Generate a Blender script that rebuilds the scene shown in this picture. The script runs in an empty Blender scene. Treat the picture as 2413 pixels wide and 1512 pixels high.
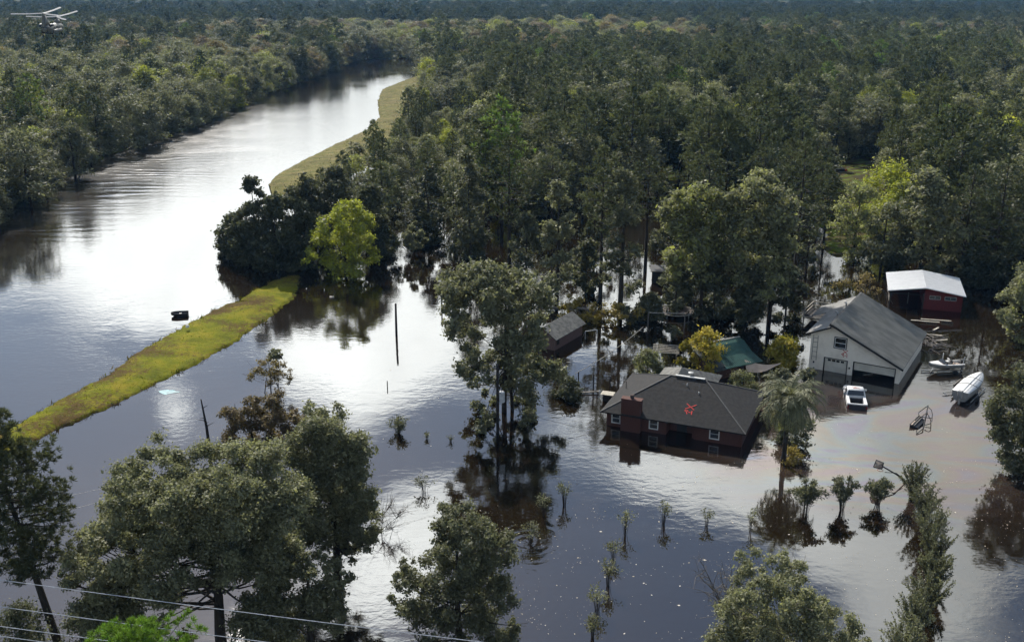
import bpy, bmesh, math, random
import numpy as np
from mathutils import Vector, Matrix, Euler
sc = bpy.context.scene
COL = sc.collection
R = math.radians

# ------------------------------------------------------------------ camera
CF, CH, CT = 2400.0, 38.0, math.atan(786 / 2400)     # focal length in survey pixels, height, pitch
cam_d = bpy.data.cameras.new('camera'); cam = bpy.data.objects.new('camera', cam_d); COL.objects.link(cam)
cam.location = (0, 0, CH); cam.rotation_euler = (R(90) - CT, 0, 0)
cam_d.sensor_width = 36.0; cam_d.lens = CF * 36.0 / 2413.0
cam_d.clip_start = 0.5; cam_d.clip_end = 20000
sc.camera = cam
C_, S_ = math.cos(CT), math.sin(CT)

def W(px, py, z=0.0):
    """ground survey: the world point at height z seen at photo position (px, py)"""
    u = (px - 1206.5) / CF; v = (py - 756) / CF
    d = (CH - z) / (S_ + v * C_)
    return Vector((u * d, d * (C_ - v * S_), z))
def DEP(py, z=0.0): return (CH - z) / (S_ + (py - 756) / CF * C_)
def HT(pyb, pyt):
    """height of something standing on the water at pyb whose top reaches pyt"""
    vb, vt = (pyb - 756) / CF, (pyt - 756) / CF
    return DEP(pyb) * (vb - vt) / (C_ - vt * S_)
def PXM(px, pyb): return px * DEP(pyb) / CF

# ------------------------------------------------------------------ sun and sky
SUN_EL, SUN_AZ = R(38), R(-19)
SD = Vector((math.sin(SUN_AZ) * math.cos(SUN_EL), math.cos(SUN_AZ) * math.cos(SUN_EL), math.sin(SUN_EL)))
sun_d = bpy.data.lights.new('sun', 'SUN'); sun = bpy.data.objects.new('sun', sun_d); COL.objects.link(sun)
sun_d.energy = 5.0; sun_d.angle = R(0.53); sun_d.color = (1.0, 0.95, 0.87)
sun.rotation_euler = (-SD).to_track_quat('-Z', 'Y').to_euler(); sun.location = (0, 0, 300)

class NT:
    """small helper for wiring shader nodes"""
    def __init__(s, tree): s.t = tree; s.n = tree.nodes; s.l = tree.links
    def add(s, kind, props=None, **inp):
        nd = s.n.new(kind)
        for k, v in (props or {}).items(): setattr(nd, k, v)
        for k, v in inp.items():
            key = int(k[1:]) if k[0] == 'i' and k[1:].isdigit() else k.replace('_', ' ')
            s.put(nd.inputs[key], v)
        return nd
    def put(s, sock, v):
        if isinstance(v, bpy.types.NodeSocket): s.l.new(v, sock)
        elif isinstance(v, bpy.types.Node): s.l.new(v.outputs[0], sock)
        else: sock.default_value = v
    def m(s, op, a, b=0.0, c=None, clamp=False):
        nd = s.n.new('ShaderNodeMath'); nd.operation = op; nd.use_clamp = clamp
        s.put(nd.inputs[0], a); s.put(nd.inputs[1], b)
        if c is not None: s.put(nd.inputs[2], c)
        return nd.outputs[0]
    def vm(s, op, a, b=(0, 0, 0), out=0):
        nd = s.n.new('ShaderNodeVectorMath'); nd.operation = op
        s.put(nd.inputs[0], a); s.put(nd.inputs[1], b)
        return nd.outputs[out]
    def ramp(s, fac, stops, interp='LINEAR'):
        nd = s.n.new('ShaderNodeValToRGB'); cr = nd.color_ramp; cr.interpolation = interp
        while len(cr.elements) < len(stops): cr.elements.new(0.5)
        for e, (p, c) in zip(cr.elements, stops):
            e.position = p; e.color = (*c, 1) if len(c) == 3 else c
        s.put(nd.inputs[0], fac); return nd.outputs[0]
    def mixc(s, fac, a, b, blend='MIX'):
        nd = s.n.new('ShaderNodeMix'); nd.data_type = 'RGBA'; nd.blend_type = blend
        for k, v in ((0, fac), (6, a), (7, b)):
            if isinstance(v, tuple) and len(v) == 3: v = (*v, 1)
            s.put(nd.inputs[k], v)
        return nd.outputs[2]
    def mixf(s, fac, a, b):
        nd = s.n.new('ShaderNodeMix'); nd.data_type = 'FLOAT'
        s.put(nd.inputs[0], fac); s.put(nd.inputs[2], a); s.put(nd.inputs[3], b)
        return nd.outputs[0]
    def noise(s, vec, scale, detail=3.0, rough=0.55, dist=0.0, out=0):
        nd = s.n.new('ShaderNodeTexNoise'); s.put(nd.inputs['Vector'], vec)
        nd.inputs['Scale'].default_value = scale; nd.inputs['Detail'].default_value = detail
        nd.inputs['Roughness'].default_value = rough; nd.inputs['Distortion'].default_value = dist
        return nd.outputs[out]
    def sstep(s, x, a, b):
        nd = s.n.new('ShaderNodeMapRange'); nd.interpolation_type = 'SMOOTHSTEP'
        s.put(nd.inputs[0], x); nd.inputs[1].default_value = a; nd.inputs[2].default_value = b
        return nd.outputs[0]

def SKYDIR(px, py):
    """direction of the part of the sky that the water mirrors at (px, py)"""
    p = W(px, py); v = (p - Vector((0, 0, CH))).normalized()
    return Vector((v.x, v.y, -v.z))

world = bpy.data.worlds.new('World'); sc.world = world; world.use_nodes = True
nt = NT(world.node_tree); nt.n.clear()
tc = nt.add('ShaderNodeTexCoord'); dvec = nt.vm('NORMALIZE', tc.outputs['Generated'])
sky = nt.add('ShaderNodeTexSky', dict(sky_type='NISHITA', sun_disc=False, sun_elevation=SUN_EL, sun_rotation=SUN_AZ,
             altitude=50, air_density=1.0, dust_density=0.4, ozone_density=1.0))
sep = nt.add('ShaderNodeSeparateXYZ', None, i0=dvec)
zz = nt.m('ADD', nt.m('MAXIMUM', sep.outputs[2], 0.0), 0.14)
comb = nt.add('ShaderNodeCombineXYZ', None, i0=nt.m('DIVIDE', sep.outputs[0], zz), i1=nt.m('DIVIDE', sep.outputs[1], zz), i2=0.35)
n1 = nt.noise(comb.outputs[0], 2.1, 7.0, 0.56, 0.35)
n2 = nt.noise(comb.outputs[0], 5.5, 5.0, 0.6, 0.2)
cov = nt.m('ADD', n1, nt.m('SUBTRACT', nt.m('MULTIPLY', nt.m('EXPONENT', nt.m('MULTIPLY', sep.outputs[2], -5.5)), .22), .06))
BLOBS = [((520, 330), 0.014, .40), ((200, 520), 0.006, .25), ((800, 250), 0.010, .34), ((560, 600), .006, .08), ((140, 690), .004, .14), ((900, 790), .0034, .36), ((1060, 700), .003, .22), ((760, 720), .002, .2),
         ((405, 985), .0008, .55), ((60, 920), .004, -.40), ((300, 1110), .009, -.42), ((560, 860), .0012, -.12), ((1010, 965), .0016, -.22),
         ((990, 1270), .0026, .36), ((1120, 1130), .002, .05), ((1560, 1110), .0046, .34), ((1520, 1420), .008, -.45), ((1250, 1440), .004, -.2),
         ((2020, 1010), .005, .55), ((1950, 650), .006, .3), ((1480, 600), .004, .25), ((2330, 850), .003, .08), ((2150, 1330), .006, .14), ((1900, 1240), .003, .08), ((200, 1250), .006, -.3)]
for (p, w, a) in BLOBS:
    dd = nt.vm('DOT_PRODUCT', dvec, SKYDIR(*p), out=1)
    e = nt.m('EXPONENT', nt.m('DIVIDE', nt.m('SUBTRACT', dd, 1.0), w))
    cov = nt.m('ADD', cov, nt.m('MULTIPLY', e, a))
mask = nt.sstep(cov, 0.46, 0.66)
glow = nt.m('POWER', nt.m('MAXIMUM', nt.vm('DOT_PRODUCT', dvec, SD, out=1), 0.0), 5.0)
back = nt.m('MULTIPLY', nt.m('MAXIMUM', nt.m('MULTIPLY', sep.outputs[1], -1.0), 0.0), 1.5)  # extra cloud brightness added behind the camera to light the shaded fronts
cb = nt.m('MULTIPLY', nt.m('ADD', nt.m('ADD', 0.12, back), nt.m('MULTIPLY', glow, 4.4)), nt.m('ADD', 0.55, nt.m('MULTIPLY', n2, 0.9)))
skyc = nt.vm('SCALE', sky.outputs[0]); skyc.node.inputs[3].default_value = 0.1
cb = nt.m('MULTIPLY', cb, nt.m('SUBTRACT', 1.0, nt.m('MULTIPLY', nt.m('EXPONENT', nt.m('MULTIPLY', sep.outputs[2], -7.0)), .72)))
cl = nt.add('ShaderNodeCombineColor', None, i0=cb, i1=nt.m('MULTIPLY', cb, 1.03), i2=nt.m('MULTIPLY', cb, 1.01))
final = nt.mixc(nt.m('MULTIPLY', mask, 0.95), skyc, cl.outputs[0])
bg = nt.add('ShaderNodeBackground', None, Color=final, Strength=1.0)
nt.add('ShaderNodeOutputWorld', None, Surface=bg)

# ------------------------------------------------------------------ exposure and render settings
sc.view_settings.view_transform = 'Standard'; sc.view_settings.look = 'None'
sc.view_settings.exposure = 0.38; sc.view_settings.gamma = 1.0
cy = sc.cycles
cy.use_denoising = True; cy.denoiser = 'OPENIMAGEDENOISE'; cy.denoising_prefilter = 'ACCURATE'; cy.max_bounces = 6; cy.diffuse_bounces = 1; cy.glossy_bounces = 3; cy.transmission_bounces = 3; cy.transparent_max_bounces = 4
cy.volume_bounces = 0; cy.caustics_reflective = False; cy.caustics_refractive = False
cy.sample_clamp_indirect = 4.0; cy.sample_clamp_direct = 4.0; cy.blur_glossy = 0.3

# ------------------------------------------------------------------ objects
def tag(o, label=None, cat=None, group=None, kind=None):
    if label: o['label'] = label
    if cat: o['category'] = cat
    if group: o['group'] = group
    if kind: o['kind'] = kind
    return o
def empty(name, loc, rz, label, cat, group=None):
    o = bpy.data.objects.new(name, None); COL.objects.link(o); o.empty_display_size = 0.3
    o.location = loc; o.rotation_euler = (0, 0, rz)
    return tag(o, label, cat, group)
def link(name, me, parent=None):
    o = bpy.data.objects.new(name, me); COL.objects.link(o)
    if parent: o.parent = parent
    return o

class MB:
    """collects boxes, bars and tubes; build() links them as ONE mesh"""
    def __init__(s): s.v = []; s.f = []
    def face(s, *pts):
        i = len(s.v); s.v += [tuple(p) for p in pts]; s.f.append(tuple(range(i, i + len(pts)))); return s
    def box(s, x0, x1, y0, y1, z0, z1, M=None):
        c = [Vector((x, y, z)) for z in (z0, z1) for y in (y0, y1) for x in (x0, x1)]
        if M is not None: c = [M @ p for p in c]
        i = len(s.v); s.v += [tuple(p) for p in c]
        for q in ((0, 2, 3, 1), (4, 5, 7, 6), (0, 1, 5, 4), (2, 6, 7, 3), (0, 4, 6, 2), (1, 3, 7, 5)): s.f.append(tuple(i + k for k in q))
        return s
    def prism(s, poly, axis, a0, a1):
        """polygon in the two other axes extruded along axis (0,1,2)"""
        def mk(p, a):
            l = list(p); l.insert(axis, a); return tuple(l)
        n = len(poly); i = len(s.v)
        s.v += [mk(p, a0) for p in poly] + [mk(p, a1) for p in poly]
        s.f.append(tuple(range(i + n - 1, i - 1, -1))); s.f.append(tuple(range(i + n, i + 2 * n)))
        for k in range(n): s.f.append((i + k, i + (k + 1) % n, i + n + (k + 1) % n, i + n + k))
        return s
    def beam(s, a, b, w, h=None):
        a, b = Vector(a), Vector(b); d = b - a; L = d.length
        if L < 1e-6: return s
        M = Matrix.Translation(a) @ d.to_track_quat('Z', 'Y').to_matrix().to_4x4()
        h = h or w
        return s.box(-w / 2, w / 2, -h / 2, h / 2, 0, L, M)
    def tube(s, pts, rad, n=6, cap=True):
        pts = [Vector(p) for p in pts]
        if not hasattr(rad, '__len__'): rad = [rad] * len(pts)
        i = len(s.v); up = Vector((0.123, 0.31, 0.9)).normalized()
        for k, p in enumerate(pts):
            d = (pts[min(k + 1, len(pts) - 1)] - pts[max(k - 1, 0)]).normalized()
            a = d.cross(up if abs(d.dot(up)) < 0.95 else Vector((1, 0, 0))).normalized(); b = d.cross(a)
            for j in range(n):
                t = 2 * math.pi * j / n
                s.v.append(tuple(p + (a * math.cos(t) + b * math.sin(t)) * rad[k]))
        for k in range(len(pts) - 1):
            for j in range(n):
                s.f.append((i + k * n + j, i + k * n + (j + 1) % n, i + (k + 1) * n + (j + 1) % n, i + (k + 1) * n + j))
        if cap:
            s.f.append(tuple(range(i + n - 1, i - 1, -1))); e = i + (len(pts) - 1) * n
            s.f.append(tuple(range(e, e + n)))
        return s
    def loft(s, rings, close=True, caps=True):
        i = len(s.v); n = len(rings[0])
        for r in rings: s.v += [tuple(p) for p in r]
        for k in range(len(rings) - 1):
            for j in range(n if close else n - 1):
                s.f.append((i + k * n + j, i + k * n + (j + 1) % n, i + (k + 1) * n + (j + 1) % n, i + (k + 1) * n + j))
        if caps:
            s.f.append(tuple(range(i + n - 1, i - 1, -1))); e = i + (len(rings) - 1) * n
            s.f.append(tuple(range(e, e + n)))
        return s
    def lathe(s, prof, n=12, c=(0, 0)):
        return s.loft([[(c[0] + r * math.cos(2 * math.pi * j / n), c[1] + r * math.sin(2 * math.pi * j / n), z) for j in range(n)] for r, z in prof])
    def mesh(s, name, m, smooth=False, bevel=0.0):
        me = bpy.data.meshes.new(name); me.from_pydata(s.v, [], s.f); me.validate()
        bm = bmesh.new(); bm.from_mesh(me); bmesh.ops.recalc_face_normals(bm, faces=bm.faces)
        if bevel:
            bmesh.ops.remove_doubles(bm, verts=bm.verts, dist=1e-5)
            bmesh.ops.bevel(bm, geom=list(bm.edges), offset=bevel, segments=1, affect='EDGES', clamp_overlap=True)
        bm.to_mesh(me); bm.free()
        me.materials.append(m)
        if smooth: me.polygons.foreach_set('use_smooth', [True] * len(me.polygons))
        return me
    def build(s, name, m, parent=None, smooth=False, bevel=0.0, label=None):
        o = link(name, s.mesh(name, m, smooth, bevel), parent)
        if label: o['label'] = label
        return o

def arr_mesh(name, V, F, m, attr=None):
    """fast mesh from numpy arrays; attr = one float per face"""
    me = bpy.data.meshes.new(name); nf, k = F.shape
    me.vertices.add(len(V)); me.vertices.foreach_set('co', np.ascontiguousarray(V, np.float32).ravel())
    me.loops.add(nf * k); me.loops.foreach_set('vertex_index', np.ascontiguousarray(F, np.int32).ravel())
    me.polygons.add(nf); me.polygons.foreach_set('loop_start', np.arange(0, nf * k, k, dtype=np.int32))
    me.update(calc_edges=True)
    if attr is not None:
        at = me.attributes.new('leaf', 'FLOAT', 'FACE'); at.data.foreach_set('value', np.ascontiguousarray(attr, np.float32))
    me.materials.append(m); return me

# ------------------------------------------------------------------ materials
MATS = {}
def mat(name, col, rough=0.7, col2=None, scale=3.0, metal=0.0, spec=0.4, bump=0.0, detail=4.0, stretch=None, contrast=(0.35, 0.65)):
    m = bpy.data.materials.new(name); m.use_nodes = True; nt = NT(m.node_tree); nt.n.clear()
    c = nt.add('ShaderNodeTexCoord'); vec = c.outputs['Object']
    if stretch: vec = nt.vm('MULTIPLY', vec, stretch)
    nz = nt.noise(vec, scale, detail, 0.6)
    col2 = col2 or tuple(x * 0.72 for x in col)
    cc = nt.mixc(nt.sstep(nz, *contrast), tuple(col), tuple(col2))
    p = nt.add('ShaderNodeBsdfPrincipled', None, Base_Color=cc, Roughness=rough, Metallic=metal)
    p.inputs['Specular IOR Level'].default_value = spec
    if bump:
        b = nt.add('ShaderNodeBump', None, Strength=bump, Height=nz); b.inputs['Distance'].default_value = 0.05
        nt.put(p.inputs['Normal'], b.outputs[0])
    nt.add('ShaderNodeOutputMaterial', None, Surface=p)
    MATS[name] = m; return m

def leafmat(name, stops, trans=0.38, rough=0.62, spec=0.25, gain=2.0, lv=.16):
    m = bpy.data.materials.new(name); m.use_nodes = True; nt = NT(m.node_tree); nt.n.clear()
    t = nt.add('ShaderNodeAttribute', dict(attribute_type='INSTANCER', attribute_name='tint')).outputs['Fac']
    lf = nt.add('ShaderNodeAttribute', dict(attribute_type='GEOMETRY', attribute_name='leaf')).outputs['Fac']
    oi = nt.add('ShaderNodeObjectInfo').outputs['Random']
    tt = nt.m('ADD', t, nt.m('MULTIPLY', nt.m('SUBTRACT', lf, 0.5), lv))
    c = nt.ramp(tt, stops)
    br = nt.m('MULTIPLY', nt.m('ADD', 0.62, nt.m('MULTIPLY', lf, 0.76)), nt.m('ADD', 0.85, nt.m('MULTIPLY', oi, 0.35)))
    cc = nt.vm('SCALE', c); nt.put(cc.node.inputs[3], nt.m('MULTIPLY', br, gain))
    p = nt.add('ShaderNodeBsdfPrincipled', None, Base_Color=cc, Roughness=rough)
    p.inputs['Specular IOR Level'].default_value = spec
    tr = nt.add('ShaderNodeBsdfTranslucent', None, Color=nt.mixc(0.5, cc, nt.vm('MULTIPLY', cc, (1.2, 1.25, 0.5))))
    mx = nt.add('ShaderNodeMixShader', None, i0=trans, i1=p, i2=tr)
    nt.add('ShaderNodeOutputMaterial', None, Surface=mx); MATS[name] = m; return m

STOPS = [(0.0, (.018, .026, .013)), (.2, (.042, .045, .026)), (.4, (.074, .076, .046)), (.58, (.118, .119, .070)), (.72, (.16, .175, .018)),
         (.84, (.20, .155, .026)), (1.0, (.088, .069, .050))]
LEAF = leafmat('leaf', STOPS)
NEEDLE = leafmat('needle', [(0, (.018, .028, .013)), (.4, (.052, .057, .029)), (.64, (.070, .078, .034)), (.76, (.085, .14, .020)), (1, (.10, .20, .02))], trans=.25, rough=.65, spec=.2)
BARK = mat('bark', (.045, .036, .028), .9, (.022, .018, .014), 5.0, bump=.5, stretch=(3, 3, .6))
BAREBARK = mat('bare_bark', (.20, .175, .145), .85, (.10, .085, .07), 4.0, stretch=(3, 3, .6))
# ------------------------------------------------------------------ land, water, levees
def inpoly(pts, poly):
    x, y = pts[:, 0], pts[:, 1]; ins = np.zeros(len(pts), bool); n = len(poly)
    for i in range(n):
        x1, y1 = poly[i]; x2, y2 = poly[(i + 1) % n]
        with np.errstate(divide='ignore', invalid='ignore'):
            c = ((y1 > y) != (y2 > y)) & (x < (x2 - x1) * (y - y1) / (y2 - y1 + 1e-12) + x1)
        ins ^= c
    return ins
WP = lambda pts: [tuple(W(*p)[:2]) for p in pts]
# edge of the forest along the far side of the river, and of the wood on the near side
L_EDGE = WP([(-260, 700), (-40, 560), (40, 515), (130, 462), (200, 407), (300, 366), (420, 321), (520, 276), (600, 238), (700, 203), (785, 171), (822, 152)])
FAR_BEND = WP([(870, 141), (960, 136)])
R_EDGE = WP([(992, 150), (1004, 180), (1000, 258), (943, 336), (886, 402), (824, 450), (760, 520), (695, 570), (655, 600)])
R_FRONT = WP([(720, 600), (900, 570), (1050, 540), (1150, 560), (1250, 535), (1370, 505), (1490, 470), (1560, 462), (1680, 520), (1890, 560), (1932, 545), (1925, 385), (2070, 378), (2085, 560), (2130, 605), (2290, 640), (2440, 665), (2800, 720), (3300, 760)])
LEFT_WOOD = [(-900, 120), (-900, 4200)] + [(0.0, 4200)] + [FAR_BEND[0]] + L_EDGE[::-1] + [(-130, 118)]
RIGHT_WOOD = [FAR_BEND[0], (0.0, 4200), (2600, 4200), (2600, 300), (420, 110)] + R_FRONT[::-1] + R_EDGE[::-1] + [FAR_BEND[1]]
LAND_R = [FAR_BEND[0], (0.0, 9000), (9000, 9000), (9000, 200), (500, 160)] + WP([(3000, 560), (2500, 560), (2150, 585), (2085, 600), (2040, 632), (1980, 628), (1935, 604), (1900, 520), (1700, 462), (1500, 430), (1250, 440), (1050, 420)]) + [(x - 3.5, y) for x, y in R_EDGE[4:0:-1]] + R_EDGE[0:1] + [FAR_BEND[1]]
LAND_L = [(-9000, 100), (-9000, 9000), (0.0, 9000), FAR_BEND[0]] + [(x - 2.0, y) for x, y in L_EDGE[::-1]] + [(-150, 100)]

ground_m = bpy.data.materials.new('ground'); ground_m.use_nodes = True
g = NT(ground_m.node_tree); g.n.clear()
gc = g.add('ShaderNodeNewGeometry').outputs['Position']
gn = g.noise(gc, .35, 6, .65); gn2 = g.noise(gc, .05, 4, .6)
gcol = g.ramp(gn, [(.30, (.035, .026, .015)), (.5, (.07, .06, .022)), (.56, (.085, .115, .014)), (.8, (.13, .155, .018))])
gp = g.add('ShaderNodeBsdfPrincipled', None, Base_Color=g.mixc(g.sstep(gn2, .55, .7), gcol, (.045, .038, .02)), Roughness=.95, Specular_IOR_Level=.05)
g.add('ShaderNodeOutputMaterial', None, Surface=gp)

def axis(a, b, step, far):
    l = list(np.arange(a, b + .1, step)); d = step
    lo, hi = [l[0]], [l[-1]]
    while lo[-1] > -far: d *= 1.5; lo.append(lo[-1] - d)
    d = step
    while hi[-1] < far: d *= 1.5; hi.append(hi[-1] + d)
    return np.array(lo[:0:-1] + l + hi[1:])
gx, gy = axis(-240, 240, 4, 9000), axis(20, 720, 4, 9000)
GX, GY = np.meshgrid(gx, gy); pts = np.stack([GX.ravel(), GY.ravel()], 1)
land = (inpoly(pts, LAND_R) | inpoly(pts, LAND_L)).astype(float).reshape(GX.shape)
for _ in range(1):
    q = np.pad(land, 1, mode='edge'); land = (q[1:-1, 1:-1] * 2 + q[:-2, 1:-1] + q[2:, 1:-1] + q[1:-1, :-2] + q[1:-1, 2:]) / 6
rg = np.random.default_rng(4)
GZ = -1.3 + 1.75 * land + rg.normal(0, .06, land.shape) * (land > .2)
ny, nx = GX.shape; idx = np.arange(nx * ny).reshape(ny, nx)
F = np.stack([idx[:-1, :-1], idx[:-1, 1:], idx[1:, 1:], idx[1:, :-1]], -1).reshape(-1, 4)
ground = link('ground', arr_mesh('ground', np.stack([GX, GY, GZ], -1).reshape(-1, 3), F, ground_m)); tag(ground, kind='structure')
ground.data.polygons.foreach_set('use_smooth', [True] * len(F))

# murky flood water: brown silt below, a mirror on top, an oil film drifting over the yard
wm = bpy.data.materials.new('flood_water'); wm.use_nodes = True; w = NT(wm.node_tree); w.n.clear()
pos = w.add('ShaderNodeNewGeometry').outputs['Position']
silt = w.noise(w.vm('MULTIPLY', pos, (1, 1.3, 1)), .05, 5, .6, .6)
base = w.ramp(silt, [(.3, (.0080, .0052, .0028)), (.7, (.0135, .0088, .0046))])
oc = W(2040, 1030); od = w.vm('MULTIPLY', w.vm('SUBTRACT', pos, tuple(oc)), (1 / 16, 1 / 15, 0))
oil_r = w.m('EXPONENT', w.m('MULTIPLY', w.vm('DOT_PRODUCT', od, od, out=1), -1.0))
swirl = w.noise(w.vm('MULTIPLY', pos, (.6, 1.3, 1)), .11, 4, .55, 3.2)
swirl2 = w.noise(w.vm('MULTIPLY', pos, (.5, 1.4, 1)), .07, 3, .5, 4.0)
oil = w.sstep(w.m('MULTIPLY', oil_r, w.m('ADD', swirl, .35)), .16, .55)
base = w.mixc(w.m('MULTIPLY', oil, .14), base, w.ramp(swirl, [(.35, (.16, .13, .15)), (.5, (.20, .135, .11)), (.65, (.15, .16, .16))]))
# ripples: small wind waves everywhere, calmer slicks, stronger wavelets on the open river
p2 = w.vm('MULTIPLY', pos, (1.0, 1.6, 1.0))
wind = w.sstep(w.noise(pos, .035, 4, .6, .8), .40, .62)
ra = w.noise(p2, 1.15, 3, .55); rb = w.noise(p2, .33, 3, .5, .4)
rc = W(420, 330); rd = w.vm('MULTIPLY', w.vm('SUBTRACT', pos, tuple(rc)), (1 / 45, 1 / 95, 0))
river = w.m('EXPONENT', w.m('MULTIPLY', w.vm('DOT_PRODUCT', rd, rd, out=1), -1.0))
rc2 = W(255, 425); rd2 = w.vm('MULTIPLY', w.vm('SUBTRACT', pos, tuple(rc2)), (1 / 14, 1 / 42, 0)); bank = w.m('EXPONENT', w.m('MULTIPLY', w.vm('DOT_PRODUCT', rd2, rd2, out=1), -1.0))
wav = w.add('ShaderNodeTexWave', dict(wave_type='BANDS', bands_direction='Y')); w.put(wav.inputs['Vector'], w.vm('MULTIPLY', pos, (-.35, .75, 1)))
wav.inputs['Scale'].default_value = .10; wav.inputs['Distortion'].default_value = 14.0; wav.inputs['Detail'].default_value = 3; wav.inputs['Detail Scale'].default_value = .8
hh = w.m('ADD', w.m('MULTIPLY', ra, w.m('ADD', .0025, w.m('MULTIPLY', wind, .008))), w.m('MULTIPLY', rb, .009))
hh = w.m('ADD', hh, w.m('MULTIPLY', wav.outputs['Fac'], w.m('MULTIPLY', w.m('MULTIPLY', bank, w.sstep(w.noise(pos, .09, 3, .6), .35, .65)), .16)))
hh = w.m('ADD', hh, w.m('MULTIPLY', w.noise(w.vm('MULTIPLY', pos, (.8, 2.0, 1)), .7, 3, .6), w.m('MULTIPLY', river, .10)))
for (cx, cy_, amp) in ((1240, 1275, .0042), (1200, 1400, .003)):     # rings round the trees standing in the current
    c0 = W(cx, cy_); dist = w.vm('DISTANCE', pos, tuple(c0), out=1)
    ring = w.m('SINE', w.m('ADD', w.m('MULTIPLY', dist, 8.5), w.m('MULTIPLY', w.noise(pos, .45, 3), 11)))
    hh = w.m('ADD', hh, w.m('MULTIPLY', w.m('MULTIPLY', ring, w.m('EXPONENT', w.m('MULTIPLY', dist, -.42))), amp))
bp = w.add('ShaderNodeBump', None, Strength=1.0, Height=hh); bp.inputs['Distance'].default_value = 1.0
wp = w.add('ShaderNodeBsdfPrincipled', None, Base_Color=base, Roughness=w.m('ADD', w.mixf(wind, .025, .07), w.m('MULTIPLY', river, .17)), IOR=2.1, Normal=bp.outputs[0])
w.put(wp.inputs['Specular Tint'], w.mixc(oil, (1, 1, 1), w.ramp(swirl2, [(.30, (.70, .74, 1.0)), (.41, (1.0, .74, .74)), (.50, (1.0, .86, .66)), (.58, (.80, .95, .95)), (.66, (.80, .70, 1.0)), (.75, (1.0, .80, .76))])))
w.add('ShaderNodeOutputMaterial', None, Surface=wp)
water = MB().face((-600, -60, 0), (600, -60, 0), (600, 900, 0), (-600, 900, 0)).build('water', wm); tag(water, kind='structure')

# grassy levees
lv = bpy.data.materials.new('levee_turf'); lv.use_nodes = True; l_ = NT(lv.node_tree); l_.n.clear()
lp = l_.add('ShaderNodeNewGeometry').outputs['Position']
la = l_.noise(lp, .45, 6, .65); lb = l_.noise(lp, .13, 4, .6); lc = l_.noise(lp, 2.6, 4, .7)
green = l_.ramp(la, [(.32, (.085, .095, .010)), (.5, (.15, .155, .011)), (.68, (.22, .18, .018))])
brown = l_.ramp(lc, [(.35, (.040, .024, .012)), (.6, (.105, .068, .024))])
lcol = l_.mixc(l_.sstep(l_.m('ADD', l_.m('MULTIPLY', lb, .6), l_.m('MULTIPLY', lc, .4)), .47, .56), green, brown)
dry = l_.add('ShaderNodeAttribute', dict(attribute_type='OBJECT', attribute_name='dry')).outputs['Fac']
lcol = l_.mixc(dry, lcol, l_.ramp(l_.m('ADD', l_.m('MULTIPLY', la, .6), l_.m('MULTIPLY', lc, .4)), [(.36, (.075, .085, .028)), (.5, (.15, .135, .055)), (.62, (.25, .205, .095))]))
lbp = l_.add('ShaderNodeBump', None, Strength=.8, Height=lc); lbp.inputs['Distance'].default_value = .12
l_.add('ShaderNodeOutputMaterial', None, Surface=l_.add('ShaderNodeBsdfPrincipled', None, Base_Color=lcol, Roughness=.95, Normal=lbp.outputs[0], Specular_IOR_Level=.05))
tuft_m = leafmat('turf_blade', [(0, (.10, .115, .010)), (.3, (.16, .17, .012)), (.52, (.21, .185, .02)), (.72, (.085, .058, .022)), (1, (.24, .19, .09))], trans=.3, rough=.7, spec=.03, gain=.92, lv=1.0)

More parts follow.
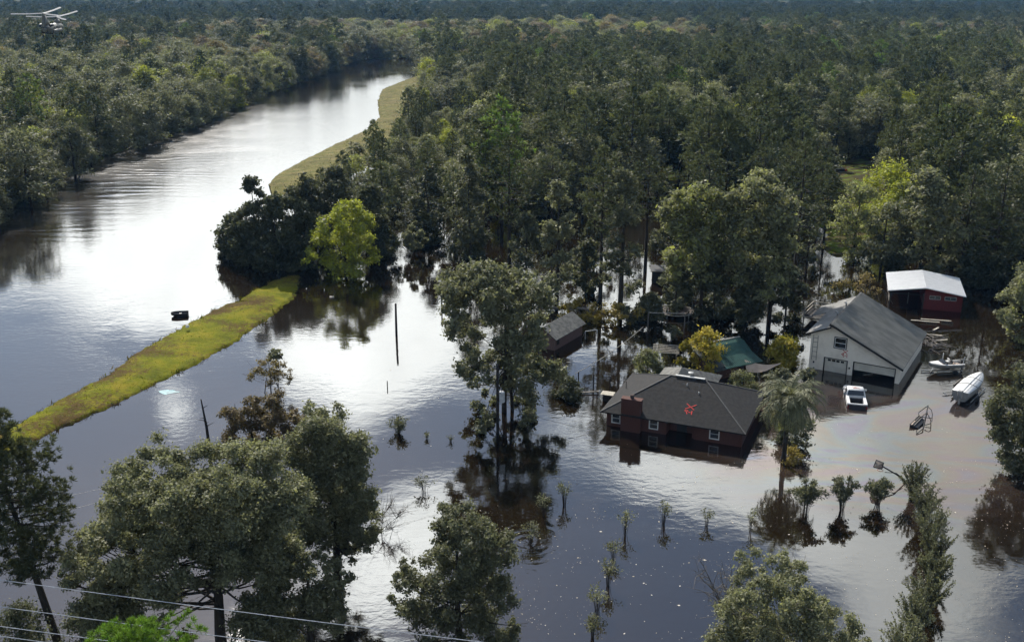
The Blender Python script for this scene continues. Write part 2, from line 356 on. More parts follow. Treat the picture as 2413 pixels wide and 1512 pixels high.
def resample(poly, n):
    P = np.array([tuple(W(*p))[:2] for p in poly]); d = np.r_[0, np.cumsum(np.hypot(*np.diff(P, axis=0).T))]
    t = np.linspace(0, d[-1], n); return np.stack([np.interp(t, d, P[:, k]) for k in (0, 1)], 1)
def levee(name, far, near, height, n, m, seed, tufts, dry):
    rs = np.random.default_rng(seed)
    A, B = resample(far, n), resample(near, n)
    A = A + rs.normal(0, .16, A.shape); B = B + rs.normal(0, .16, B.shape)
    t = np.linspace(-.12, 1.12, m); V = np.zeros((n, m, 3))
    for j, tj in enumerate(t):
        V[:, j, :2] = A * (1 - tj) + B * tj
        V[:, j, 2] = -.35 if (tj < 0 or tj > 1) else 0
    prof = np.clip(np.sin(np.pi * np.clip(t, 0, 1)), 0, 1) ** .75
    h = np.interp(np.linspace(0, 1, n), [0, .04, .9, 1], [.7, 1, 1, .35]) * height
    bump = rs.normal(0, 1, (n, m)); 
    for _ in range(2): bump = (bump + np.roll(bump, 1, 0) + np.roll(bump, 1, 1) + np.roll(bump, -1, 0) + np.roll(bump, -1, 1)) / 5
    inside = ((t >= 0) & (t <= 1))[None, :]
    V[..., 2] += np.where(inside, h[:, None] * prof[None, :] + bump * .10 + .02, 0)
    idx = np.arange(n * m).reshape(n, m)
    F = np.stack([idx[:-1, :-1], idx[:-1, 1:], idx[1:, 1:], idx[1:, :-1]], -1).reshape(-1, 4)
    o = link(name, arr_mesh(name, V.reshape(-1, 3), F, lv)); o['dry'] = dry; tag(o, kind='structure')
    o.data.polygons.foreach_set('use_smooth', [True] * len(F))
    # blades of grass on it
    k = rs.integers(0, n - 1, tufts); j = rs.integers(1, m - 2, tufts); a = rs.random((tufts, 1)); b = rs.random((tufts, 1))
    P = V[k, j] * (1 - a) * (1 - b) + V[k + 1, j] * a * (1 - b) + V[k, j + 1] * (1 - a) * b + V[k + 1, j + 1] * a * b
    P = P[P[:, 2] > -.05]; q = len(P); ang = rs.random(q) * 6.28; s = rs.lognormal(-2.35, .45, q) * (.45 + .5 * dry)
    side = np.stack([np.cos(ang), np.sin(ang), np.zeros(q)], 1) * (s * .32)[:, None]; lean = rs.normal(0, .5, (q, 3)) * s[:, None]; lean[:, 2] = s * .95
    VV = np.stack([P - side, P + side, P + side * .2 + lean], 1).reshape(-1, 3)
    cl = np.clip(.45 + .30 * np.sin(P[:, 0] * .5 + 2.2 * np.sin(P[:, 1] * .37)) * np.sin(P[:, 1] * .61 + 1.7 * np.sin(P[:, 0] * .43)) + rs.normal(0, .14, q), 0, 1)
    ne = tufts // 12; ke = rs.integers(0, n - 1, ne); je = np.where(rs.random(ne) < .5, np.argmax(t >= 0), np.argmax(t > 1) - 1); ae = rs.random((ne, 1)); Pe = V[ke, je] * (1 - ae) + V[ke + 1, je] * ae + rs.normal(0, .16, (ne, 3)) * (1, 1, 0)
    Pe[:, 2] = np.clip(Pe[:, 2], -.05, .3); ang = rs.random(ne) * 6.28; s = rs.lognormal(-2.0, .5, ne) * np.where(np.sin(Pe[:, 0] * 1.7 + Pe[:, 1]) > -.2, 1, .4); side = np.stack([np.cos(ang), np.sin(ang), np.zeros(ne)], 1) * (s * .22)[:, None]; lean = rs.normal(0, .6, (ne, 3)) * s[:, None]; lean[:, 2] = s
    VV = np.concatenate([VV, np.stack([Pe - side, Pe + side, Pe + side * .2 + lean], 1).reshape(-1, 3)]); cl = np.r_[cl, rs.choice([.05, .25, .85, .95], ne) * (1 - .4 * dry)]; q += ne
    g_ = link('grass', arr_mesh('grass', VV, np.arange(3 * q).reshape(-1, 3), tuft_m, cl)); g_['tint'] = .36 + .5 * dry; tag(g_, kind='stuff')
    return V
LEV = levee('levee', [(-260, 1190), (-60, 1060), (60, 988), (150, 936), (250, 886), (330, 824), (440, 764), (490, 735), (560, 708), (600, 684), (640, 662), (680, 652), (703, 650)],
      [(-200, 1190), (0, 1085), (125, 1019), (270, 955), (380, 901), (480, 851), (540, 816), (600, 776), (650, 741), (695, 701), (706, 668), (704, 652)], .42, 130, 24, 7, 30000, 0.0)
levee('far_levee', [(632, 436), (650, 412), (720, 375), (790, 340), (865, 305), (894, 276), (889, 240), (900, 211), (940, 195), (990, 176)],
      [(643, 462), (720, 450), (805, 420), (880, 385), (930, 342), (970, 294), (984, 252), (990, 229), (1000, 207), (1008, 190)], .7, 110, 18, 11, 22000, 0.8)
# ------------------------------------------------------------------ foliage builders
def unit(rs, n):
    v = rs.normal(size=(n, 3)); return v / np.linalg.norm(v, axis=1, keepdims=True)
def leaf_arrays(rs, C, rad, per, size, flat=.75, up=.45, outw=.35, asp=.55):
    """leaves scattered through clumps: C centres, rad radii"""
    n = np.maximum(1, (per * (rad / rad.mean()) ** 2).astype(int)); k = np.repeat(np.arange(len(C)), n); N = len(k)
    d = unit(rs, N); r = rad[k] * np.clip(np.abs(rs.normal(.62, .34, N)), 0, 1.6)
    off = d * r[:, None]; off[:, 2] *= flat; P = C[k] + off
    nr = rs.normal(size=(N, 3)) * .62 + d * outw; nr[:, 2] += up; nr /= np.linalg.norm(nr, axis=1, keepdims=True)
    t = rs.normal(size=(N, 3)); a = np.cross(nr, t); a /= np.linalg.norm(a, axis=1, keepdims=True); b = np.cross(nr, a)
    s = (size * rs.lognormal(0, .32, N))[:, None]
    V = np.stack([P - a * s * .5, P - b * s * asp * .5 + nr * s * .06, P + a * s * .5, P + b * s * asp * .5 + nr * s * .06], 1).reshape(-1, 3)
    cl = np.clip(.5 + rs.normal(0, .2, N) + .22 * (rs.random(len(C))[k] - .5), 0, 1)
    return V, cl
def leaf_mesh(name, m, V, cl): return arr_mesh(name, V, np.arange(len(V)).reshape(-1, 4), m, cl)

def clumps(rs, H, Rr, base, n, top=.0, rfac=(.26, .42), lump=.25):
    """clump centres through a crown of radius Rr between base*H and H"""
    t = rs.random(n) ** .85; a = rs.random(n) * 6.28; ph = rs.random(6) * 6.28
    prof = np.sin(np.pi * np.minimum(1, t * .84 + .14)) ** .6
    env = 1 + lump * (np.sin(a * 2 + ph[0]) * .5 + np.sin(a * 3 + ph[1] + t * 5) * .6 + np.sin(t * 9 + ph[2]) * .3)
    f = np.sqrt(rs.uniform(.12, 1.0, n)) * env * prof; rad = Rr * rs.uniform(*rfac, n)
    C = np.stack([np.cos(a) * f * (Rr - rad * .6), np.sin(a) * f * (Rr - rad * .6), H * (base + (1 - base) * t) - rad * .6], 1)
    C[:, 2] = np.clip(C[:, 2], max(base * H * .8, .25), H - rad * .6)
    return C, rad
def trunk_mb(rs, H, C, r0, nl, low=-1.6, lean=(0, 0), frac=.86, n=6):
    mb = MB(); top = Vector((lean[0], lean[1], H * frac)); wob = rs.normal(0, .012 * H, (6, 2))
    def at(t): return Vector((top.x * t + wob[int(t * 5)][0] * t, top.y * t + wob[int(t * 5)][1] * t, low + (top.z - low) * t))
    ts = np.linspace(0, 1, 6); mb.tube([at(t) for t in ts], [r0 * (1.15 - t) + .012 for t in ts], n)
    order = rs.permutation(len(C))[:nl]
    for i in order:
        c = Vector(C[i]); hd = math.hypot(c.x - lean[0], c.y - lean[1])
        z0 = max(min(c.z - hd * rs.uniform(.25, .7), H * .8), H * rs.uniform(.2, .5)); t0 = (z0 - low) / (top.z - low); p0 = at(min(max(t0, .05), .95))
        mid = p0.lerp(c, .5) + Vector((rs.normal(0, .05 * hd), rs.normal(0, .05 * hd), -.06 * hd)); rr = r0 * .42 * (1.1 - t0)
        mb.tube([p0, mid, c], [rr, rr * .6, max(rr * .15, .012)], 5, False)
        for _ in range(2):
            e = c + Vector(rs.normal(0, min(.2 * hd + .1, .45), 3)); q = mid.lerp(c, rs.uniform(.2, .8)); mb.tube([q, e], [rr * .35, .01], 4, False)
    return mb
def broadleaf(name, seed, H, Rr, base, ncl, per, size, nl=10, r0=None, m=None, lean=(0, 0), lump=.25, rfac=(.26, .42), flat=.75, up=.45, bark=None):
    rs = np.random.default_rng(seed)
    C, rad = clumps(rs, H, Rr, base, ncl, lump=lump, rfac=rfac); C[:, 0] += lean[0]; C[:, 1] += lean[1]
    V, cl = leaf_arrays(rs, C, rad, per, size, flat, up)
    return trunk_mb(rs, H, C, r0 or H * .018, nl, lean=lean).mesh(name + '_trunk', bark or BARK, True), leaf_mesh(name + '_crown', m or LEAF, V, cl)
def pine_arrays(rs, T, A, nb, L, wd, spread=.9):
    """tufts of needles at T pointing along A"""
    n = len(T); k = np.repeat(np.arange(n), nb); N = len(k)
    d = A[k] * spread + rs.normal(size=(N, 3)) * .75; d /= np.linalg.norm(d, axis=1, keepdims=True)
    s = np.cross(d, rs.normal(size=(N, 3))); s /= np.linalg.norm(s, axis=1, keepdims=True)
    l = (L * rs.uniform(.6, 1.15, N))[:, None]; P = T[k]
    V = np.stack([P - s * wd, P + d * l * .55 - s * wd * 1.3, P + d * l, P + d * l * .55 + s * wd * 1.3], 1).reshape(-1, 3)
    cl = np.clip(.5 + rs.normal(0, .15, N) + .3 * (rs.random(n)[k] - .5), 0, 1); return V, cl
def pine(name, seed, H, Rr, base, nbr, tuf, nb, L, wd, r0=None, lean=(0, 0), rise=.15, tmin=.35, round_=.6):
    rs = np.random.default_rng(seed); mb = MB(); r0 = r0 or H * .016
    ax = lambda z: Vector((lean[0] * (z / H), lean[1] * (z / H), z))
    ts = np.linspace(0, 1, 7); mb.tube([ax(-1.6 + (H * .97 + 1.6) * t) for t in ts], [r0 * (1.1 - t) + .012 for t in ts], 7)
    T, A = [], []
    for i in range(nbr):
        f = (i + rs.random()) / nbr; z = H * (base + (1 - base) * f * .98); a = i * 2.399 + rs.normal(0, .4)
        prof = math.sin(math.pi * (.12 + .80 * f)) ** round_ if f < .55 else (1 - ((f - .55) / .47) ** 1.6 * .9)
        l = Rr * max(prof, .12) * rs.uniform(.65, 1.1); p0 = ax(z)
        tip = p0 + Vector((math.cos(a) * l, math.sin(a) * l, l * (rise + .25 * (f - .4)) + rs.normal(0, .1)))
        mid = p0.lerp(tip, .55) + Vector((0, 0, -.08 * l)); rb = r0 * .30 * (1.15 - f); mb.tube([p0, mid, tip], [rb, rb * .6, .012], 4, False)
        for j in range(max(2, int(tuf * l / Rr + .5))):
            t = rs.uniform(tmin, 1.0) ** .8; q = p0.lerp(mid, t / .55) if t < .55 else mid.lerp(tip, (t - .55) / .45)
            o = Vector((rs.normal(0, .16 * l), rs.normal(0, .16 * l), rs.normal(.06 * l, .07 * l))); q2 = q + o
            T.append(q2); dv = (q2 - p0).normalized() * .6 + Vector((0, 0, .55)); A.append(dv.normalized())
    for j in range(5):
        T.append(ax(H * (.95 + .012 * j)) + Vector(rs.normal(0, .12, 3))); A.append((0, 0, 1))
    V, cl = pine_arrays(rs, np.array(T), np.array([tuple(a) for a in A]), nb, L, wd)
    return mb.mesh(name + '_trunk', BARK, True), leaf_mesh(name + '_crown', NEEDLE, V, cl)

def put_tree(name, meshes, loc, rz, s, tint, label, cat='tree', group=None, sz=None):
    o = empty(name, loc, rz, label, cat, group); o.scale = (s, s, sz or s)
    t = link('trunk', meshes[0], o); c = link('crown', meshes[1], o); c['tint'] = tint
    return o
def copy_tree(src, loc, rz, s, sz, tint, label, group):
    o = src.copy(); COL.objects.link(o); o.location = loc; o.rotation_euler = (0, 0, rz); o.scale = (s, s, sz); o['label'] = label; o['group'] = group
    for ch in src.children:
        c = ch.copy(); COL.objects.link(c); c.parent = o
        if c.name.startswith('crown'): c['tint'] = tint
    return o

# ------------------------------------------------------------------ the forest
PROTO_B = [broadleaf('wood_a', 1, 12, 4.0, .10, 46, 108, .34, 6), broadleaf('wood_b', 2, 12, 3.6, .06, 42, 110, .33, 6, lump=.4), broadleaf('wood_c', 3, 12, 4.4, .12, 52, 100, .35, 6, lump=.3),
           broadleaf('wood_d', 5, 12, 3.3, .05, 38, 112, .32, 6, lump=.35), broadleaf('wood_e', 6, 12, 3.9, .10, 56, 86, .31, 6, lump=.45, rfac=(.2, .34))]
PROTO_P = [pine('piny_a', 11, 15, 3.2, .26, 46, 8, 9, .75, .085), pine('piny_b', 12, 15, 2.9, .22, 48, 8, 9, .72, .08), pine('piny_c', 13, 15, 3.5, .30, 44, 9, 9, .8, .09)]

def species_shade(x, y, rs):
    """patches of pine and of paler hardwood, their tones standing in for cloud shadow"""
    f = np.sin(x * .011 + 1.3 * np.sin(y * .006)) + np.sin(y * .014 + 1.1 * np.sin(x * .009) + 1.0)
    return f
def scatter(poly, y0, y1, step, seed, xmul=.66):
    rs = np.random.default_rng(seed); out = []; y = y0
    while y < y1:
        st = step * (1 + max(0, y - 420) / 900); xs = np.arange(-xmul * y - 30, xmul * y + 30, st)
        out.append(np.stack([xs + rs.uniform(-.42, .42, len(xs)) * st, np.full(len(xs), y) + rs.uniform(-.42, .42, len(xs)) * st, np.full(len(xs), st / step)], 1)); y += st * .92
    P = np.concatenate(out); return P[inpoly(P, poly)]
LP = scatter(LEFT_WOOD, 100, 2900, 5.7, 21); RP = scatter(RIGHT_WOOD, 95, 2900, 5.6, 22)
LP = np.c_[LP, np.zeros(len(LP))]; RP = np.c_[RP, np.ones(len(RP))]
ALL = np.concatenate([LP, RP]); rs = np.random.default_rng(33)
sp = species_shade(ALL[:, 0], ALL[:, 1], rs)
near_pine = np.exp(-((ALL[:, 0] - 40) / 60) ** 2 - ((ALL[:, 1] - 200) / 60) ** 2) * 1.2
PINE = rs.random(len(ALL)) < np.clip(.16 + .20 * sp + near_pine * .35, .03, .8)
dist = ALL[:, 1] + 0.0
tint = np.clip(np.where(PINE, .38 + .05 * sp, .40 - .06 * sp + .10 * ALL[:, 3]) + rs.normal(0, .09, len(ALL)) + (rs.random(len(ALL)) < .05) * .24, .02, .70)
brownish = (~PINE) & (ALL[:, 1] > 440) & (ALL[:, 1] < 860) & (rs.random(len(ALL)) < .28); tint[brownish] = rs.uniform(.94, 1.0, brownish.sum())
belt = (ALL[:, 1] > 860) & (ALL[:, 1] < 1500); PINE = PINE | (belt & (rs.random(len(ALL)) < .6)); tint = np.where(belt, tint * .45, np.where(ALL[:, 1] > 1500, tint * .7, tint))  # distant belts darkened in the tint to stand for cloud shadow
hs = np.clip(rs.normal(.90, .20, len(ALL)), .5, 1.4) * np.where(PINE, 1.06, 1.0)
ER = np.array(R_EDGE[1:]); de = np.min(np.hypot(ALL[:, None, 0] - ER[None, :, 0], ALL[:, None, 1] - ER[None, :, 1]), 1); hs = np.where((de < 26) & (ALL[:, 3] == 1), hs * .62, hs)
edge_l = np.array(L_EDGE)
def near_edge(p, E): return min(math.hypot(p[0] - a, p[1] - b) for a, b in E)
rot = rs.random(len(ALL)) * 6.28
# the ones that show largest stand as single trees
order = np.argsort(np.hypot(ALL[:, 0], ALL[:, 1])); fr = []
for i in order:
    x, y = ALL[i, :2]
    if abs(x) < .545 * y + 6: fr.append(i)
NB = [i for i in fr if not PINE[i]][:290]; NPN = [i for i in fr if PINE[i]][:240]
def pxy(x, y): 
    d = y * C_ + CH * S_; up = -CH * C_ + y * S_; return 1206.5 + CF * x / d, 756 - CF * up / d
def zone(i):
    x, y = ALL[i, :2]; px, py = pxy(x, y)
    kind = 'pine' if PINE[i] else 'broadleaf tree'
    shade = ('dark ' if tint[i] < .3 else 'grey green ' if tint[i] < .44 else 'olive ' if tint[i] < .56 else 'yellowish ') if not PINE[i] else ('tall dark ' if hs[i] > 1 else 'shorter dark ')
    if ALL[i, 3] == 0:
        k = next((n for n, lim in ((' at the near end of the wood across the river', 60), (' in the wood across the river, beside the wavelets', 330), (' in the wood across the river, beside its bright middle reach', 620), (' in the wood across the river, towards its far bend', 99999)) if px < lim))
        rank = 'waterside ' if near_edge((x, y), L_EDGE) < 14 else ''
        return shade + rank + kind + k, 'trees of the wood across the river'
    spots = ((' in the wood just behind the tan dry bank', 1000), (' in the wood behind the bright yellow green tree', 1180), (' in the wood behind the small grey roofed shed', 1480), (' in the wood behind the wide double crowned tree', 1920), (' in the wood round the small clearing', 2130), (' in the dark wood behind the white roofed barn', 99999))
    k = next(n for n, lim in spots if px < lim); row = 'front row ' if py > 480 else 'second row ' if py > 400 else 'middle row ' if py > 320 else 'far row '
    return shade + row + kind + k, 'trees of the wood behind the yard'
first = {}
for i in NB + NPN:
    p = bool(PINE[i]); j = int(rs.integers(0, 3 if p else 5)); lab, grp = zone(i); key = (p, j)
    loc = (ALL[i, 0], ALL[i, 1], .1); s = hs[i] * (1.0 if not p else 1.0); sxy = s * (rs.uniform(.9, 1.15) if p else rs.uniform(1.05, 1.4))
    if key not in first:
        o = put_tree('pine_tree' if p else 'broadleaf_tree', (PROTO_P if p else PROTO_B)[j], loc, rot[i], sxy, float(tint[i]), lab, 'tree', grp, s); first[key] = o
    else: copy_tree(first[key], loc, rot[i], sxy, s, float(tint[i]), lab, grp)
rest = np.ones(len(ALL), bool); rest[NB + NPN] = False
vis = np.abs(ALL[:, 0]) < .60 * ALL[:, 1] + 40; rest &= vis
Q = ALL[rest]; n = len(Q); kind_i = np.where(PINE[rest], 5 + rs.integers(0, 3, n), rs.integers(0, 5, n))
me = bpy.data.meshes.new('forest'); me.vertices.add(n); me.vertices.foreach_set('co', np.c_[Q[:, :2], np.full(n, .1)].astype(np.float32).ravel())
def vattr(nm, ty, arr):
    a = me.attributes.new(nm, ty, 'POINT'); a.data.foreach_set('vector' if ty == 'FLOAT_VECTOR' else 'value', np.ascontiguousarray(arr).ravel())
big = Q[:, 2]
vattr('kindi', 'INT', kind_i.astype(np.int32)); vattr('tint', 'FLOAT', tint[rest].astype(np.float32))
sxy = hs[rest] * big * np.where(PINE[rest], rs.uniform(.95, 1.15, n), rs.uniform(1.05, 1.4, n))
vattr('scl', 'FLOAT_VECTOR', np.c_[sxy, sxy, hs[rest] * (1 + .12 * (big - 1))].astype(np.float32)); vattr('rotz', 'FLOAT_VECTOR', np.c_[np.zeros(n), np.zeros(n), rot[rest]].astype(np.float32))
forest = link('forest', me); tag(forest, kind='stuff')
gng = bpy.data.node_groups.new('forest', 'GeometryNodeTree')
gng.interface.new_socket('Geometry', in_out='INPUT', socket_type='NodeSocketGeometry'); gng.interface.new_socket('Geometry', in_out='OUTPUT', socket_type='NodeSocketGeometry')
gi, go = gng.nodes.new('NodeGroupInput'), gng.nodes.new('NodeGroupOutput'); L = gng.links.new
def named(nm, ty):
    a = gng.nodes.new('GeometryNodeInputNamedAttribute'); a.data_type = ty; a.inputs[0].default_value = nm; return a.outputs[0]
ki, sv, rv = named('kindi', 'INT'), named('scl', 'FLOAT_VECTOR'), named('rotz', 'FLOAT_VECTOR')
join = gng.nodes.new('GeometryNodeJoinGeometry'); mtp = gng.nodes.new('GeometryNodeMeshToPoints'); L(gi.outputs[0], mtp.inputs[0])
protos = [first[(False, j)] for j in range(5)] + [first[(True, j)] for j in range(3)]
for k, pr in enumerate(protos):
    crown = next(c for c in pr.children if c.name.startswith('crown'))
    oi = gng.nodes.new('GeometryNodeObjectInfo'); oi.transform_space = 'ORIGINAL'; oi.inputs[0].default_value = crown; oi.inputs['As Instance'].default_value = True
    eq = gng.nodes.new('FunctionNodeCompare'); eq.data_type = 'INT'; eq.operation = 'EQUAL'; L(ki, eq.inputs[2]); eq.inputs[3].default_value = k
    ip = gng.nodes.new('GeometryNodeInstanceOnPoints'); L(mtp.outputs[0], ip.inputs['Points']); L(eq.outputs[0], ip.inputs['Selection']); L(oi.outputs['Geometry'], ip.inputs['Instance'])
    e2r = gng.nodes.new('FunctionNodeEulerToRotation'); L(rv, e2r.inputs[0]); L(e2r.outputs[0], ip.inputs['Rotation']); L(sv, ip.inputs['Scale']); L(ip.outputs[0], join.inputs[0])
L(join.outputs[0], go.inputs[0])
md = forest.modifiers.new('scatter', 'NODES'); md.node_group = gng
print('forest', len(ALL), 'stuff', n, 'singles', len(NB), len(NPN))
# ------------------------------------------------------------------ building materials
BRICK = mat('brick', (.105, .040, .028), .85, (.060, .024, .018), 9, bump=.3, stretch=(1, 1, 3))
SHINGLE = mat('shingle', (.030, .028, .027), .9, (.015, .015, .015), 3, bump=.35, contrast=(.3, .7), spec=.3, stretch=(1, 1, 2))
SHINGLE_EDGE = mat('shingle_ridge', (.10, .098, .095), .9)
GREYSHINGLE = mat('weathered_shingle', (.19, .185, .165), .9, (.10, .098, .09), 2.2, bump=.3)
WHITEPAINT = mat('white_paint', (.72, .71, .68), .5, (.62, .61, .58), 2)
STUCCO = mat('white_stucco', (.88, .80, .68), .85, (.76, .68, .57), .9, bump=.12, contrast=(.42, .72))
PANELDOOR = mat('door_panel', (.66, .62, .53), .6, (.56, .52, .44), .8)
DARKTRIM = mat('dark_trim', (.022, .022, .022), .6)
GLASS = mat('window_glass', (.012, .014, .016), .08, (.02, .022, .024), 1.5, spec=.8)
METALROOF = mat('grey_metal_roof', (.28, .272, .24), .65, (.19, .185, .165), .9, metal=.1, spec=.5, stretch=(.4, 1, 1))
GREYROOF = mat('grey_asphalt_roof', (.24, .235, .22), .9, (.15, .145, .135), 1.0, bump=.2, stretch=(1, .35, 1))
WHITEMETAL = mat('white_metal_roof', (.82, .82, .81), .42, (.74, .74, .73), 1.5, metal=.1)
REDWALL = mat('red_wall', (.13, .015, .014), .8, (.085, .011, .011), 3, stretch=(4, 4, .4))
DARKWOOD = mat('dark_wood', (.035, .030, .026), .85, (.02, .017, .015), 5)
GREYWOOD = mat('grey_wood', (.22, .20, .175), .85, (.12, .105, .09), 5, stretch=(1, 1, 5))
PALEWOOD = mat('pale_wood', (.50, .46, .38), .8, (.34, .30, .24), 4)
PINKWALL = mat('pinkish_boards', (.20, .125, .105), .85, (.14, .085, .07), 4, stretch=(5, 5, .5))
GREENMETAL = mat('green_metal_roof', (.045, .115, .095), .45, (.028, .075, .062), 2, metal=.2)
STEEL = mat('steel', (.45, .45, .44), .4, metal=.7)
BLACKSTEEL = mat('black_steel', (.015, .015, .016), .5)
REDSPRAY = mat('red_spray_paint', (.55, .018, .012), .7)
TAN = mat('tan_canvas', (.55, .42, .31), .8, (.46, .34, .25), 1.5)
RUBBER = mat('rubber', (.012, .012, .012), .8)

def stroke(mb, segs, fr, w, t=.02):
    """painted strokes: segs of 2D points mapped by fr(u, v)->(point, normal)"""
    for s in segs:
        for a, b in zip(s[:-1], s[1:]):
            pa, na = fr(*a); pb, _ = fr(*b); d = (pb - pa); sd = na.cross(d).normalized() * w / 2; pa = pa - d.normalized() * w * .3; pb = pb + d.normalized() * w * .3
            mb.face(pa - sd + na * t, pa + sd + na * t, pb + sd + na * t, pb - sd + na * t)
MARK_X = [[(-.45, .95), (.45, .05)], [(.55, .95), (.1, .5), (-.45, .05)]]
MARK_91 = [[(-.25, -.45), (-.1, -.25), (-.3, -.12), (-.45, -.3), (-.25, -.45), (-.12, -.8)], [(-.02, -.5), (.16, -.48)], [(.3, -.2), (.34, -.8)]]

# ------------------------------------------------------------------ the brick house
HO = (20.09, 80.62, 0); HA = R(-22.6)
house = empty('brick_house', HO, HA, 'flooded dark brick house under a black hipped shingle roof with a red sprayed X', 'house')
ux0, ux1, vy0, vy1, ez = -12.45, -.2, .1, 8.9, 1.62
wl = MB(); ov = .12
def wallseg(mb, a, b, z0, z1, th, openings=(), axis='x', at=0.0):
    """wall from a to b along x at y=at (or along y at x=at) with rectangular openings (u0,u1,z0,z1)"""
    def bx(u0, u1, q0, q1):
        if u1 - u0 < 1e-4 or q1 - q0 < 1e-4: return
        if axis == 'x': mb.box(u0, u1, at, at + th, q0, q1)
        else: mb.box(at, at + th, u0, u1, q0, q1)
    cur = a
    for (u0, u1, q0, q1) in sorted(openings):
        bx(cur, u0, z0, z1); bx(u0, u1, z0, q0); bx(u0, u1, q1, z1); cur = u1
    bx(cur, b, z0, z1)
wins = [(-11.95, -11.2, .38, 1.30), (-8.45, -7.68, .38, 1.30), (-3.0, -2.2, .36, 1.30)]
wallseg(wl, ux0, -7.1, -1.2, ez, .2, wins[:2], 'x', vy0)
wallseg(wl, -4.4, ux1, -1.2, ez, .2, wins[2:], 'x', vy0)
wl.box(-7.1, -6.9, vy0 + .02, vy0 + 1.4, -1.2, ez); wl.box(-6.9, -4.4, vy0 + 1.2, vy0 + 1.4, -1.2, ez); wl.box(-4.6, -4.4, vy0 + .2, vy0 + 1.2, -1.2, ez)
wl.box(ux0, ux0 + .2, vy0 + .2, vy1, -1.2, ez); wl.box(ux1 - .2, ux1, vy0 + .2, vy1, -1.2, ez); wl.box(ux0, ux1, vy1, vy1 + .2, -1.2, ez)
wl.build('wall', BRICK, house)
for (a, b, c, d) in wins:
    f = MB()
    for q in ((a - .05, a + .04, c - .05, d + .05), (b - .04, b + .05, c - .05, d + .05), (a + .04, b - .04, d - .04, d + .05), (a + .04, b - .04, c - .05, c + .04), (a + .04, b - .04, (c + d) / 2 - .015, (c + d) / 2 + .015)):
        f.box(q[0], q[1], vy0 - .03, vy0 + .05, q[2], q[3])
    fo = f.build('window', WHITEPAINT, house); MB().box(a, b, vy0 + .08, vy0 + .1, c, d).build('pane', GLASS, fo)
MB().box(-6.2, -5.3, vy0 + 1.16, vy0 + 1.197, -1.0, 1.35).build('door', DARKTRIM, house)
ex0, ex1, ey0, ey1, e0, rz_ = -12.85, .2, -.65, 9.65, 1.60, 4.0
rl, rr, rm = (-7.75, 4.5, rz_), (-4.5, 4.5, rz_), (ey0 + ey1) / 2
roof = MB(); th = .12
A, B, Cc, D = (ex0, ey0, e0), (ex1, ey0, e0), (ex1, ey1, e0), (ex0, ey1, e0)
roof.face(A, B, rr, rl); roof.face(B, Cc, rr); roof.face(Cc, D, rl, rr); roof.face(D, A, rl)
lo = lambda p: (p[0], p[1], p[2] - th)
for a, b in ((A, B), (B, Cc), (Cc, D), (D, A)): roof.face(lo(a), lo(b), b, a)
roof.face(lo(D), lo(Cc), lo(B), lo(A))
ro = roof.build('roof', SHINGLE, house)
rid = MB()
for a, b in ((rl, rr), (A, rl), (B, rr), (Cc, rr), (D, rl)):
    rid.beam(Vector(a) + Vector((0, 0, .0)), Vector(b) + Vector((0, 0, .02)), .13, .05)
rid.build('ridge_cap', SHINGLE_EDGE, ro)
MB().box(-7.3, -4.6, 4.40, 4.62, 4.05, 4.13).build('ridge_vent', WHITEPAINT, ro)
v = MB(); v.lathe([(.16, 3.9), (.16, 4.3), (.26, 4.3), (.26, 4.38), (.02, 4.42)], 12, (-6.0, 4.95)); v.build('roof_vent', STEEL, ro)
for (x, y, z) in ((-6.0, 3.6, 3.55), (-4.75, 2.9, 3.2)): MB().lathe([(.05, z - .1), (.05, z + .22), (.02, z + .24)], 8, (x, y)).build('vent_pipe', WHITEPAINT, ro)
MB().tube([(-12.0, 4.6, 1.9), (-12.0, 4.6, 2.75)], .035).build('vent_pipe', BLACKSTEEL, ro)
wing = MB(); ap = (-7.3, 6.9, 4.02)
q = [(-10.3, 9.9, 2.2), (-7.3, 4.9, 3.70), (-4.3, 9.9, 2.2), (-7.3, 12.0, 2.2)]
wing.face((-10.2, 8.6, 1.75), (-7.3, 3.9, 3.6), ap); wing.face((-7.3, 3.9, 3.6), (-4.4, 8.6, 1.75), ap); wing.face((-4.4, 8.6, 1.75), (-4.4, 12.2, 1.75), ap); wing.face((-4.4, 12.2, 1.75), (-10.2, 12.2, 1.75), ap); wing.face((-10.2, 12.2, 1.75), (-10.2, 8.6, 1.75), ap)
wing.build('rear_roof', GREYSHINGLE, house); MB().box(-9.9, -4.7, 9.2, 11.9, -1.2, 1.745).build('rear_wall', BRICK, house)
ch = MB(); ch.box(-10.95, -9.15, -.55, .08, -1.2, 3.05); ch.box(-11.0, -9.1, -.60, .13, 3.05, 3.14)
cho = ch.build('chimney', BRICK, house); MB().lathe([(.17, 3.14), (.17, 3.42), (.2, 3.42), (.2, 3.47), (.05, 3.48)], 12, (-10.05, -.2)).build('chimney_pot', mat('clay', (.05, .03, .025), .9), cho)
def slopefr(u, v):   # front slope of the roof
    t = (rz_ - e0) / (4.5 - ey0); n = Vector((0, -t, 1)).normalized(); yy = 1.0 + v * .62
    return Vector((-5.1 + u * .85, yy, e0 + (yy - ey0) * t)), n
mk = MB(); stroke(mk, MARK_X + MARK_91, slopefr, .08, .03); mk.build('spray_marking', REDSPRAY, house, label='red sprayed X above 9-1')

